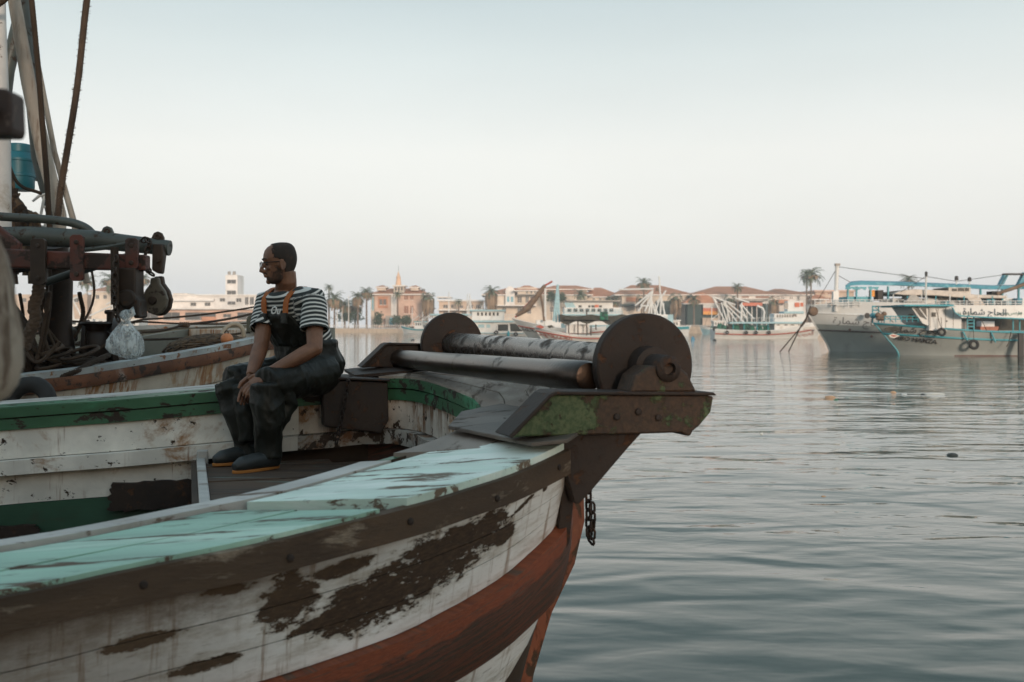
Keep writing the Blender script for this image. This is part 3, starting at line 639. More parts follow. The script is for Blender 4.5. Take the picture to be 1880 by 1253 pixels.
so = ho.modifiers.new('solid', 'SOLIDIFY'); so.thickness = .003; so.offset = -1
bd = MB(); rb = head_rows(.0022, n)
for i in range(len(rb) - 1):
    for k in range(n):
        q = [rb[i][k], rb[i + 1][k], rb[i + 1][(k + 1) % n], rb[i][(k + 1) % n]]; f = sum(x[0] for x in q) / 4; u = sum(x[2] for x in q) / 4; l = abs(sum(x[1] for x in q) / 4)
        f += 1.2 * jag(q[0]); u += jag(q[1])
        if (f > -.005 and f < .055 and -.112 < u < -.028 + (-.02 if f > .03 else .02)) or (u < -.078 and f > -.01): bd.add([HP(*x) for x in q], [(0, 1, 2, 3)])
me = bd.mesh('beard', 2, True); bo = link('beard', me, mk_hair('stubble', .46), man)
mo = MB(); mo.tube([HP(.078, -.026, -.058), HP(.092, -.012, -.050), HP(.096, 0, -.049), HP(.092, .012, -.050), HP(.078, .026, -.058)], [.004, .0058, .006, .0058, .004], 7); mo.build('moustache', hairm, man, 2)
for sd in (-1, 1): MB().tube([HP(.0925, .014 * sd, .030), HP(.093, .032 * sd, .036), HP(.078, .054 * sd, .031)], [.003, .0042, .0025], 6).build('eyebrow', hairm, man, 2)
for sd in (-1, 1):
    e = MB().lathe(HP(.0765, .031 * sd, .004), hf, [(-.004, .010), (.002, .0105), (.005, .006)], 12).build('eye', plain('eye_dark', (.03, .022, .018), .2), man, True)
# glasses
gl = MB()
for sd in (-1, 1):
    c = HP(.108, .033 * sd, .002); pts = [c + hl * (.025 * math.copysign(abs(math.cos(q)) ** .6, math.cos(q))) + hu * (.0145 * math.copysign(abs(math.sin(q)) ** .6, math.sin(q))) for q in [2 * math.pi * k / 16 for k in range(17)]]
    gl.tube(pts, .0016, 6); gl.tube([HP(.107, .058 * sd, .010), HP(.085, .073 * sd, .010), HP(.0, .0795 * sd, .010), HP(-.018, .078 * sd, .002)], .0026, 6)
gl.tube([HP(.108, -.009, .007), HP(.112, 0, .010), HP(.108, .009, .007)], .0016, 6)
glo = gl.build('glasses', plain('dark_metal_frame', (.03, .028, .026), .35, .8), man, 2)
gm = NT('spectacle_lens'); lensm = gm.set((.9, .92, .92), .05, 0, Alpha=.28)
for sd in (-1, 1):
    c = HP(.1078, .033 * sd, .002); mbx = MB(); pts = [c + hl * (.0245 * math.copysign(abs(math.cos(q)) ** .6, math.cos(q))) + hu * (.014 * math.copysign(abs(math.sin(q)) ** .6, math.sin(q))) for q in [2 * math.pi * k / 16 for k in range(16)]]
    mbx.prism(pts, hf * .001); mbx.build('lens', lensm, glo)
# --- T-shirt
sh = MB()
ring_loft(sh, [(J['waist'] - V((0, 0, .06)), .178, .138), (J['waist'], .176, .132), (J['waist'].lerp(J['chest'], .5), .182, .132), (J['chest'], .188, .130), (J['chest'].lerp(J['neck'], .55) , .180, .112), (J['neck'] - V((0, 0, .035)), .135, .088), (J['neck'] + V((0, 0, -.004)), .078, .072)], 24)
for sd in 'RL':
    a, b = J['sh' + sd], J['el' + sd]; nk = J['neck'] - V((0, 0, .03))
    sh.tube([nk.lerp(a, .45), a, a.lerp(b, .3), a.lerp(b, .64)], [.070, .074, .073, .079], 16)
def fold(amp, sc_, st=(1, 1, 1)):
    return lambda co, nn: amp * mnoise.noise(V((co.x * sc_ * st[0], co.y * sc_ * st[1], co.z * sc_ * st[2])))
sme = remeshed(sh, .0065, 4, fold(.007, 13, (1, 1, 1.4)))
# clear the sleeve mouths and the neck, then write the stripe coordinate along torso and sleeves
bmx = bmesh.new(); bmx.from_mesh(sme); kill = []
for f in bmx.faces:
    c = f.calc_center_median()
    for sd in 'RL':
        a, b = J['sh' + sd], J['el' + sd]; ab = b - a; k = (c - a).dot(ab) / ab.length_squared
        if k > .625 and (c - (a + ab * k)).length < .10 and f.normal.dot(ab.normalized()) > .72: kill.append(f)
    if c.z > J['neck'].z - .016 and f.normal.z > .5 and (V((c.x, c.y, 0)) - V((J['neck'].x, J['neck'].y, 0))).length < .055: kill.append(f)
bmesh.ops.delete(bmx, geom=list(set(kill)), context='FACES'); bmx.to_mesh(sme); bmx.free()
att = sme.attributes.new('stripe', 'FLOAT', 'POINT')
spine = (J['neck'] - J['waist']).normalized()
for i, v in enumerate(sme.vertices):
    best = None; c = v.co
    for sd in 'RL':
        a, b = J['sh' + sd], J['el' + sd]; ab = b - a; k = (c - a).dot(ab) / ab.length_squared; d = (c - (a + ab * max(0, k))).length
        if d < .112 and k > -.02 - .9 * max(0, .07 - d) and (c - J['chest']).dot((a - J['chest']).normalized()) > .135: best = k * ab.length
    att.data[i].value = best + 10.01 if best is not None else (c - J['waist']).dot(spine) + 10.0 + .015 * (c - J['waist']).dot(fwd)
shirt = link('t_shirt', sme, shirtm, man)
# --- waders: legs, seat and bib as one skin
wd = MB()
wd.tube([J['hipR'] + V((0, .02, 0)), J['hipR'].lerp(J['kneeR'], .5), J['kneeR'].lerp(J['hipR'], .1), J['kneeR']], [.115, .098, .084, .080], 16)
wd.tube([J['kneeR'], J['kneeR'].lerp(J['ankR'], .25), J['kneeR'].lerp(J['ankR'], .65), J['ankR'] - V((0, 0, .01))], [.078, .076, .066, .056], 16)
wd.tube([J['hipL'] + V((0, .03, 0)), J['hipL'].lerp(J['kneeL'], .5), J['kneeL'].lerp(J['hipL'], .1), J['kneeL']], [.120, .104, .090, .084], 16)
wd.tube([J['kneeL'], J['kneeL'].lerp(J['ankL'], .25), J['kneeL'].lerp(J['ankL'], .65), J['ankL'] - V((0, 0, .01))], [.082, .082, .072, .058], 16)
# slack of the left trouser leg hanging behind the knee
wd.tube([P(520, 722, 5.34), P(530, 742, 5.36), P(514, 770, 5.34), P(500, 800, 5.30)], [.055, .040, .040, .036], 12)
wd.tube([P(440, 712, 5.54), P(455, 760, 5.50), P(460, 810, 5.48)], [.06, .06, .05], 12)
ring_loft(wd, [(J['pel'] - V((0, 0, .045)), .185, .155), (J['pel'] + V((0, 0, .02)), .195, .165), (J['pel'].lerp(J['waist'], .5), .190, .155), (J['waist'] - V((0, 0, .015)), .186, .146), (J['waist'] + V((0, 0, .015)), .184, .140)], 22)
# bib: a curved panel proud of the chest
bib = []; 
for k in range(7):
    f = k / 6; c = J['waist'].lerp(J['chest'], f * 1.02); hw = .150 - .055 * f ** 2
    bib.append([c + lat * (hw * x) + fwd * (.146 * math.sqrt(max(.1, 1 - (hw * x / .215) ** 2)) + .012 - .002 * k) for x in np.linspace(-1, 1, 9)])
inner = [[p - fwd * .022 for p in r] for r in bib]
mbb = [a + b[::-1] for a, b in zip(bib, inner)]; base = len(wd.v); wd.grid(mbb, None, True); nn_ = len(mbb[0])
wd.f += [tuple(base + k for k in range(nn_ - 1, -1, -1)), tuple(base + 6 * nn_ + k for k in range(nn_))]; wd.m += [0, 0]; wd.uv += [[(0, 0)] * nn_] * 2
def wfold(co, nn):
    a = mnoise.noise(V((co.x * 9, co.y * 9, co.z * 6))); b = mnoise.noise(V((co.x * 22, co.y * 22, co.z * 13 + 4)))
    r = 1 - abs(mnoise.noise(V((co.x * 7 + 3 * co.z, co.y * 7, co.z * 8 - 4 * co.x)))) * 2
    r2 = 1 - abs(mnoise.noise(V((co.x * 19 + 6 * co.z, co.y * 19, co.z * 9 + 5 * co.x)))) * 2
    return .007 * a + .003 * b + .008 * r + .0045 * max(0, r2)
wme = remeshed(wd, .006, 6, wfold); link('waders', wme, waderm, man)
# shoulder straps in orange webbing, with dark buckles
for sx, sd in ((-1, 1), (1, 1)):
    q = J['shL'] if (J['shL'] - J['neck']).dot(lat) * sx > 0 else J['shR']
    top = J['neck'].lerp(q, .55) + V((0, 0, .052)); front = J['chest'] + lat * (.085 * sx) + fwd * .150 - V((0, 0, .005)); mid = top.lerp(front, .5) + fwd * .040 + V((0, 0, .018)); back = J['chest'] + lat * (.05 * sx) - fwd * .128 + V((0, 0, .03)); low = J['waist'] + lat * (.03 * sx) - fwd * .15
    pts = catmull([tuple(p) for p in (front, mid, top, top.lerp(back, .5) - fwd * .030 + V((0, 0, .030)), back, low)], 5); rows = []
    for i, p in enumerate(pts):
        p = V(p); t = (V(pts[min(i + 1, len(pts) - 1)]) - V(pts[max(i - 1, 0)])).normalized(); w = lat if abs(t.dot(lat)) < .7 else V((0, 0, 1)); nr = t.cross(w).normalized(); w = nr.cross(t).normalized()
        rows.append([p + w * .019 + nr * .003, p - w * .019 + nr * .003, p - w * .019 - nr * .003, p + w * .019 - nr * .003])
    solid(rows, strapm, 'shoulder_strap', man)
    MB().box(front + fwd * .006 - V((0, 0, .012)), (.05, .016, .06), Matrix.Rotation(math.atan2(lat.y, lat.x), 3, 'Z')).build('buckle', waderm, man, bevel=.006)
# boots with orange soles
for sd, toe in (('R', P(410, 850, 5.42)), ('L', P(438, 853, 5.13))):
    a = J['ank' + sd]; fl = H - DH; heel = V((a.x, a.y, fl)) ; d = V((toe.x - a.x, toe.y - a.y, 0)).normalized(); sdv = V((-d.y, d.x, 0))
    bt = MB(); bt.tube([a + V((0, 0, .06)), a, V((a.x, a.y, fl + .05))], [.056, .056, .052], 14)
    bt.tube([V((a.x, a.y, fl + .045)) - d * .055, V((a.x, a.y, fl + .052)), V((a.x, a.y, fl + .050)) + d * .09, V((a.x, a.y, fl + .042)) + d * .17, V((a.x, a.y, fl + .034)) + d * .215], [.036, .046, .047, .043, .022], 14, True, 1.0)
    link('boot', remeshed(bt, .006, 3), bootm, man)
    out = []
    for k in range(18):
        q = 2 * math.pi * k / 18; ln = .145 * math.cos(q); wdt = (.040 + .012 * math.cos(q)) * math.sin(q); out.append(V((a.x, a.y, fl + .002)) + d * (.078 + ln) + sdv * wdt)
    MB().prism(out, (0, 0, .016)).build('sole', solem, man, bevel=.003)
# white print on the shirt, half hidden by the bib
def text(txt, at, size, mat, parent, name='lettering', xdir=V((1, 0, 0)), zdir=V((0, 0, 1)), ext=.004, shear=0, bold=0.0, align='CENTER', label=None):
    cu = bpy.data.curves.new('t', 'FONT'); cu.body = txt; cu.size = size; cu.extrude = ext; cu.align_x = align; cu.shear = shear; cu.offset = bold; cu.resolution_u = 2
    o = bpy.data.objects.new('t', cu); COL.objects.link(o); dg = bpy.context.evaluated_depsgraph_get(); dg.update()
    me = bpy.data.meshes.new_from_object(o.evaluated_get(dg)); bpy.data.objects.remove(o)
    xd = V(xdir).normalized(); zd = V(zdir).normalized(); nd = xd.cross(zd)
    M4 = Matrix(((xd.x, zd.x, nd.x, at[0]), (xd.y, zd.y, nd.y, at[1]), (xd.z, zd.z, nd.z, at[2]), (0, 0, 0, 1)))
    me.transform(M4); me.materials.clear(); return link(name, me, mat, parent, label=label)
text('Ou', J['chest'] + fwd * .147 + V((0, 0, .008)), .062, plain('shirt_print_white', (.7, .7, .68), .8), man, 'shirt_print', -lat if lat.x < 0 else lat, V((0, 0, 1)), .002, .3, .001)
# ---------------------------------------------------------------- second and third boat behind, with the working rig
b2rust = worn('rusty_rail_steel', (.16, .062, .028), (.035, .022, .016), .50, 9, (.6, 1, 1), (0, 0, 0), .08, (.33, .30, .27), .60, 4, .35, .75, 0, .5)
b2cap = worn('pale_blue_grey_paint', (.34, .37, .37), (.20, .09, .04), .56, 8, (.5, 1, 1), (0, 0, 0), .05, (.24, .18, .13), .55, 5, .25, .7)
b2hull = worn('rust_streaked_white_hull', (.50, .45, .38), (.10, .06, .04), .66, 9, (1, 1, 1), (0, 0, 0), .04, (.38, .24, .13), .48, 4, .2, .7, 0, .4, 40, (.27, .12, .045), .46)
greyb = worn('grey_green_bulwark_paint', (.17, .18, .155), (.09, .07, .05), .62, 6, (1, 1, 1), (0, 0, 0), .05, (.12, .12, .10), .5, 2, .2, .7)
pipem = worn('grey_green_pipe_paint', (.050, .060, .054), (.032, .020, .013), .57, 14, rough=.5)
redm = worn('red_lead_beam_paint', (.085, .019, .009), (.022, .012, .008), .47, 9, (1, 1, 1), (0, 0, 0), .07, (.030, .020, .016), .50, 3, .35, .6)
darksteel = worn('greasy_dark_steel', (.028, .015, .008), (.065, .032, .016), .62, 10, vary=.4, rough=.55, metal=.2)
ropem = worn('old_brown_rope', (.075, .050, .034), None, vary=.5, rough=.95, bump=.8, bscale=60)
ropedk = worn('tarry_dark_rope', (.042, .026, .015), None, vary=.5, rough=.95, bump=.8, bscale=60)
netm = worn('tan_net', (.12, .078, .045), (.05, .032, .020), .5, 18, rough=.95, bump=.9, bscale=50)
polem = worn('bare_grey_pole', (.37, .33, .28), (.20, .15, .11), .52, 5, (3, 3, .5), (0, 0, 0), .15, (.25, .21, .17), .5, 2, .3, .8, 0, .5)
mastw = worn('white_mast_paint', (.55, .54, .52), (.14, .10, .07), .60, 12, (1, 1, .7), (0, 0, 0), .04, (.40, .36, .31), .55, 3, .12, .6)
G2 = [(-330, 756, 6.0), (-150, 727, 6.35), (-40, 712, 6.6), (60, 698, 6.85), (160, 686, 7.2), (300, 663, 7.85), (400, 645, 8.5), (470, 629, 9.1), (530, 616, 9.75), (562, 609, 10.3)]
g2 = [P(*q) for q in resample(catmull(G2, 6), 40)]
boat2 = thing('fishing_boat', 'rust-streaked white fishing boat moored just behind the seated man', 'fishing boat', (g2[12].x, g2[12].y + .8, 0))
side = V((-.55, .84, 0))                        # across that boat, away from the eye
def strip2(name, prof, mat, k0=0, k1=40, parent=None):
    solid([[p + side * a + V((0, 0, z)) for a, z in prof] for p in g2[k0:k1]], mat, name, parent or boat2)
strip2('gunwale_cap', [(-.03, .045), (.22, .045), (.22, .0), (-.03, 0)], b2cap)
strip2('rub_rail', [(-.06, -.002), (.02, -.002), (.02, -.10), (-.045, -.095), (-.07, -.05)], b2rust)
for k in range(7): strip2('hull_plank', [(-.0 + .05 * k, -.102 - .17 * k), (.1 + .05 * k, -.102 - .17 * k), (.15 + .05 * k, -.265 - .17 * k), (.05 + .05 * k, -.265 - .17 * k)], b2hull)
solid([[p + side * a + V((0, 0, z)) for a, z in ((.22, .03), (.30, .03), (.30, -.55), (.22, -.55))] for p in g2], greyb, 'inner_bulwark', boat2)
deck2 = [[p + side * .3 + V((0, 0, -.42)) for p in g2], [p + side * 2.2 + V((-.6, 0, -.40)) for p in g2]]
MB().grid(deck2).build('deck', deckm, boat2)
far2 = [p + side * 2.2 + V((-.6, 0, .02)) for p in g2]
solid([[p + side * a + V((0, 0, z)) for a, z in ((0, 0), (.15, 0), (.15, -1.2), (0, -1.2))] for p in far2], greyb, 'far_side', boat2)
MB().prism([g2[-1], g2[-1] + V((.12, .2, .05)), far2[-1], far2[-1] - V((0, 0, 1.5)), g2[-1] + V((-.1, .1, -1.6)), g2[-1] + V((0, 0, -1.6))], (0, .05, 0)).build('bow_post', b2hull, boat2)
# third boat: grey-green bulwark behind
G3 = [P(*q) for q in ((40, 606, 11.6), (262, 601, 12.0), (380, 596, 12.3), (470, 592, 12.6), (548, 588, 12.9))]
boat3 = thing('fishing_boat', 'grey-green steel fishing boat beyond the rust-streaked white one', 'fishing boat', (G3[2].x, G3[2].y + 1, 0))
for i in range(4):
    a, b = G3[i], G3[i + 1]; e = (b - a).normalized() * .006
    for k in range(3):
        z0, z1 = -.03 - .30 * k, -.325 - .30 * k
        MB().prism([a + e + V((0, .02 * k, z0)), b - e + V((0, .02 * k, z0)), b - e + V((0, .02 * k, z1)), a + e + V((0, .02 * k, z1))], (0, .05, 0)).build('hull_plate', greyb, boat3)
solid([[p + V((0, a, z)) for a, z in ((-.04, .02), (.10, .02), (.10, -.03), (-.04, -.03))] for p in G3], b2cap, 'rail', boat3)
MB().prism([p + V((0, .06, -.1)) for p in G3] + [p + V((0, .3, -1.9)) for p in G3[::-1]], (0, 2.6, 0)).build('hull', greyb, boat3)
MB().cuboid(G3[4] + V((-.10, .1, -.3)), G3[4] + V((.02, .25, .30))).build('mooring_post', darksteel, boat3, bevel=.02)
# mooring lines that run forward behind the man
def twist(mb, pts, r, turns=60, strands=3, n=6):
    a = resample([tuple(p) for p in pts], max(24, int(turns * 5)))
    for s in range(strands):
        q = []
        for i, p in enumerate(a):
            p = V(p); t = (V(a[min(i + 1, len(a) - 1)]) - V(a[max(i - 1, 0)])).normalized(); u = t.cross(V((0, 1, 0)) if abs(t.y) < .9 else V((1, 0, 0))).normalized(); w = t.cross(u)
            ph = 2 * math.pi * (turns * i / len(a) + s / strands); q.append(p + (u * math.cos(ph) + w * math.sin(ph)) * r * .5)
        mb.tube(q, r * .56, n)
    return mb
def line(label, pts, r, mat=None, s=.02):
    pp = []
    for a, b in zip(pts[:-1], pts[1:]): pp += sag(a, b, s, 10)[:-1]
    pp.append(pts[-1]); o = MB().tube(pp, r, 6).build('mooring_line', mat or ropedk, None, 2); return tag(o, label, 'rope')
line('topmost of the four mooring lines, rising to the man\'s elbow', [P(-40, 622, 8.2), P(160, 597, 9.0), P(262, 587, 9.6), P(472, 563, 11.2), P(545, 556, 12.8)], .010)
line('dark mooring line running level just over the grey bulwark', [P(-30, 588, 8.6), P(100, 587, 9.2), P(262, 591, 10.2), P(470, 593, 12.2), P(546, 592, 12.8)], .010)
line('knotted mooring line sloping up across the grey bulwark', [P(-30, 662, 7.6), P(150, 628, 8.6), P(262, 610, 9.3), P(338, 596, 10.0), P(472, 574, 11.6), P(545, 564, 12.8)], .013)
line('lowest of the four mooring lines, above the tan net', [P(-30, 640, 8.2), P(120, 632, 8.8), P(262, 624, 9.6), P(468, 609, 11.2), P(546, 602, 12.8)], .012)
kn = MB(); c = P(338, 597, 9.99)
for k in range(5): kn.torus(c + V((.02 * (k - 2), 0, 0)), (0, .3, 1), (.1, 1, 0), .022, .010, 0, 10, 6)
tag(kn.build('rope_knot', ropem, None, 2), 'lump of frayed knot on the sloping mooring line', 'knot')
# tan net pile with an orange float and a bent hoop, lying on the white boat
def heap(c, rx, ry, rz, mat, name, label, cat, seed=0, strands=40, r=.02):
    root = thing(name, label, cat, V(c)); rg = random.Random(seed); m = MB(); rows = []
    for i in range(14):
        f = i / 13; rows.append([V(c) + V((rx * math.cos(q) * math.cos(f * math.pi / 2) ** .7, ry * math.sin(q) * math.cos(f * math.pi / 2) ** .7, rz * math.sin(f * math.pi / 2))) * (1 + .18 * mnoise.noise(V((math.cos(q) * 3, math.sin(q) * 3, f * 5 + seed)))) - V((0, 0, 0)) for q in [2 * math.pi * k / 28 for k in range(28)]])
    rows = [[V((V(c).x + (p.x - V(c).x), p.y, V(c).z + (p.z - V(c).z))) for p in r_] for r_ in rows]
    def onto(x, y):
        k = max(0, 1 - (x / rx) ** 2 - (y / ry) ** 2); return V(c) + V((x, y, rz * k ** .6))
    m.grid([[onto(rx * .98 * math.cos(q) * f, ry * .98 * math.sin(q) * f) for q in [2 * math.pi * k / 24 for k in range(24)]] for f in (.02, .25, .5, .7, .85, .95, 1)], None, True); m.build('bundle', mat, root, True)
    st = MB()
    for _ in range(strands):
        y0 = rg.uniform(-.8, .8) * ry; a0 = rg.uniform(0, 6.28); pts = []
        for k in range(13):
            x = -rx + 2 * rx * k / 12; y = y0 + .2 * ry * math.sin(a0 + k * rg.uniform(.3, .5)); x *= .97
            if (x / rx) ** 2 + (y / ry) ** 2 < 1: pts.append(onto(x, y) + V((0, 0, rg.uniform(-.2, .9) * r)))
        if len(pts) > 2: st.tube(pts, r * rg.uniform(.5, 1), 5)
    so = st.build('net_strands', mat, root, 2); so['kind'] = 'stuff'; return root
heap(P(392, 650, 9.6), .48, .30, .17, netm, 'net_pile', 'tan fishing net heaped beside the orange float', 'net', 3, 46, .018)
fl = thing('net_float', 'orange ball float lying on the tan net', 'float', P(415, 626, 9.25))
MB().lathe(P(416, 623, 9.25) - V((0, 0, .058)), (0, .2, 1), [(.058 * (1 - math.cos(q)), .058 * math.sin(q)) for q in np.linspace(.02, 3.12, 12)], 18).build('ball', worn('faded_orange_float', (.52, .20, .08), (.30, .16, .10), .6, 8, rough=.6), fl, True)
MB().torus(P(416, 623, 9.25) + V((0, 0, .06)), (1, 0, 0), (0, 0, 1), .016, .006).build('eyelet', ropem, fl, 2)
hp = [P(404, 622, 9.9), P(412, 606, 9.95), P(424, 597, 10), P(438, 597, 10), P(446, 606, 10), P(448, 620, 10)]
tag(MB().tube(catmull([tuple(p) for p in hp], 5), .022, 8).build('bent_hose', worn('pale_hose', (.34, .29, .22), None, vary=.3), None, 2), 'pale bent hose arching above the tan net', 'hose')
tag(MB().prism([P(452, 610, 10.6), P(452, 586, 10.6), P(456, 580, 10.6), P(474, 578, 10.6), P(476, 612, 10.6)], (0, .25, 0)).build('hatch_box', worn('dark_olive_box', (.05, .055, .042), None, vary=.3), None, bevel=.01), 'dark olive box behind the man\'s arm on the grey boat', 'box')
# ---- gallows: grey pipe frame
gal = thing('pipe_gallows', 'grey-green pipe gallows with lug ears at the left of the picture', 'gallows', P(60, 690, 7.3))
D = 7.1
MB().tube([P(-70, 436, D), P(60, 434, D), P(170, 440, D), P(312, 456, D)], [.070, .070, .066, .055], 20).build('main_pipe', pipem, gal, True)
MB().tube([P(x, y, D + .06) for x, y in catmull([(-70, 391), (0, 398), (70, 402), (125, 408), (152, 416), (168, 428), (176, 444)], 5)], .031, 14).build('top_rail', pipem, gal, True)
for (x, y) in ((196, 430), (289, 440)):
    q = [P(x - 11, y + 16, D - .02), P(x - 11, y - 4, D - .02), P(x - 7, y - 12, D - .02), P(x, y - 15, D - .02), P(x + 7, y - 12, D - .02), P(x + 11, y - 4, D - .02), P(x + 11, y + 16, D - .02)]
    e = MB().prism(q, (0, .03, 0)).build('lug_ear', pipem if x < 200 else darksteel, gal, bevel=.004)
    MB().torus(P(x, y - 5, D - .022), (1, 0, 0), (0, 0, 1), .017, .007, 0, 12, 6).build('eye', darksteel, e, 2)
MB().tube([P(75, 522, D + .3), P(130, 503, D + .2), P(200, 482, D + .1), P(240, 470, D)], .030, 10).build('brace', pipem, gal, True)
MB().tube([P(130, 462, D - .03), P(200, 454, D - .05), P(262, 441, D - .05)], [.016, .018, .014], 8).build('strut', pipem, gal, True)
MB().tube([P(-12, 440, D + .1), P(-14, 560, D + .1), P(-16, 720, D + .1)], .06, 12).build('post', pipem, gal, True)
# ---- red derrick beam with lug plates
rb = thing('derrick_beam', 'rust-red steel beam with bolted lug plates under the grey pipe', 'beam', P(100, 480, 6.9))
D2 = 6.75
for (y0, y1) in ((-2, 0),):
    a = [P(-80, 452, D2), P(-80, 490, D2), P(266, 497, D2), P(266, 468, D2), P(140, 463, D2)]
    MB().prism(a, (0, .11, 0)).build('web', redm, rb, bevel=.012)
MB().prism([P(-80, 408, D2 + .1), P(-5, 413, D2 + .1), P(36, 447, D2 + .1), P(36, 470, D2 + .1), P(-80, 470, D2 + .1)], (0, .05, 0)).build('gusset', redm, rb, bevel=.01)
for (x, y0, y1, w, mt) in ((140, 431, 516, 25, redm), (69, 438, 523, 28, darksteel), (241, 437, 495, 24, redm)):
    q = [(x - w / 2, y0 + 4), (x - w / 2 + 5, y0), (x + w / 2 - 5, y0), (x + w / 2, y0 + 4), (x + w / 2, y1 - 4), (x + w / 2 - 5, y1), (x - w / 2 + 5, y1), (x - w / 2, y1 - 4)]
    e = MB().prism([P(a, b, D2 - .035) for a, b in q], (0, .03, 0)).build('lug_plate', mt, rb, bevel=.004)
    for yy in (y0 + 14, y1 - 12): MB().lathe(P(x, yy, D2 - .036), (0, -1, 0), [(-.002, .017), (.006, .016), (.008, .010)], 10).build('bolt', darksteel, e)
MB().tube([P(-80, 512, D2 + .25), P(60, 488, D2 + .15)], .035, 10).build('lower_strut', redm, rb, True)
# ---- hanging steel block housing, shackles, pulley blocks
hs = thing('block_housing', 'dark greasy steel housing hanging under the red beam', 'pulley housing', P(232, 500, 6.9))
MB().prism([P(x, y, D2 - .05) for x, y in ((214, 492), (214, 545), (210, 560), (212, 584), (222, 586), (226, 568), (240, 568), (246, 586), (256, 582), (254, 552), (249, 545), (249, 492))], (0, .16, 0)).build('housing', darksteel, hs, bevel=.012)
MB().lathe(P(231, 548, D2 - .07), (0, 1, 0), [(0, .05), (.01, .062), (.19, .062), (.20, .05)], 18).build('sheave', darksteel, hs, True)
MB().tube([P(210, 455, D2 - .07), P(211, 500, D2 - .08), P(211, 560, D2 - .08)], .028, 8).build('rope_tail', ropedk, hs, True)
chain('rigging_chain', 'dark chain hanging beside the greasy steel housing', [P(214, 470, 6.62), P(211, 500, 6.62), P(209, 540, 6.62), P(212, 572, 6.62), P(218, 590, 6.62)], .05, .007, .017, darksteel)
chain('rigging_chain', 'dark chain looped over the end of the grey pipe', [P(262, 444, 6.98), P(268, 438, 6.97), P(276, 446, 6.97), P(270, 460, 6.97), P(264, 474, 6.97), P(268, 490, 6.97), P(276, 502, 6.97), P(282, 505, 6.97)], .05, .007, .017, darksteel)
sk = thing('swivel_shackle', 'dark shackle plate between the grey pipe and the pear-shaped pulley', 'shackle', P(288, 480, 7))
MB().prism([P(x, y, 7.0) for x, y in ((279, 448), (298, 448), (300, 470), (296, 502), (290, 503), (278, 496))], (0, .07, 0)).build('plate', darksteel, sk, bevel=.01)
MB().lathe(P(288, 478, 6.98), (0, 1, 0), [(0, .018), (.11, .018)], 10).build('pin', darksteel, sk)
pb = thing('pulley_block', 'pear-shaped worn wooden pulley block hanging at the end of the pipe', 'pulley block', P(287, 545, 7))
pear = [(276, 508), (292, 507), (294, 520), (304, 534), (309, 550), (306, 566), (296, 578), (284, 581), (271, 576), (261, 564), (259, 548), (266, 532), (275, 520)]
pw = worn('worn_block_wood', (.095, .080, .058), (.035, .024, .018), .55, 14, vary=.35, rough=.6)
def pearP(dd, ox, k): return [P(284 + (x - 284) * k + ox, 545 + (y - 545) * k, dd) for x, y in pear]
MB().prism(pearP(6.94, -1, .94), (0, .05, 0)).build('cheek', pw, pb, bevel=.012)
MB().prism(pearP(7.06, 6, 1.0), (0, .05, 0)).build('cheek', darksteel, pb, bevel=.012)
MB().lathe(P(282, 550, 6.99), (0, 1, 0), [(0, .07), (.07, .07)], 18).build('sheave', darksteel, pb, True)
MB().lathe(P(280, 552, 6.935), (0, -1, 0), [(0, .030), (.012, .028), (.015, .016)], 12).build('axle_cap', darksteel, pb, True)
# ---- plastic bag
bagn = NT('clear_plastic_film'); bv = bagn.tc.outputs['Object']; bn = bagn.noise(bagn.mapping(bv, (1, 1, .35)), 34, 4, .6, .8)
bagn.bump(bn, .9, .02); bagm = bagn.set((.66, .73, .75), .18, 0, Alpha=bagn.math('ADD', bagn.math('MULTIPLY', bagn.step(bn, .40, .64), .50), .24))
bag = thing('plastic_bag', 'knotted clear plastic bag hanging below the red beam', 'plastic bag', P(230, 655, 6.7))
rows = []; c0 = P(230, 584, 6.66); prof = [(586, 7, 232), (592, 8, 232), (600, 15, 231), (612, 25, 230), (625, 31, 229), (638, 32, 230), (648, 28, 234), (656, 16, 240), (661, 3, 243)]
for (y, w, x) in prof:
    c = P(x, y, 6.66); rw = w * 6.66 / F; row = []
    for k in range(40):
        q = 2 * math.pi * k / 40; r = rw * (1 + .10 * math.sin(7 * q + y * .06) + .10 * mnoise.noise(V((math.cos(q) * 3, math.sin(q) * 3, y * .05))))
        row.append(c + V((r * math.cos(q), .72 * r * math.sin(q), 0)))
    rows.append(row)
MB().grid(rows, None, True).build('film', bagm, bag, 2)
kb = MB()
for k in range(4): kb.torus(P(231 + 2 * (k - 1.5), 578 + 3 * (k % 2), 6.655), (1, .3 * k, .3), (0, .5, 1), .026, .012, 0, 12, 6)
kb.build('knot', bagm, bag, 2)
MB().tube([P(236, 574, 6.66), P(243, 568, 6.66), P(246, 577, 6.66), P(240, 584, 6.66)], [.010, .02, .012, .006], 8).build('loose_end', bagm, bag, 2)
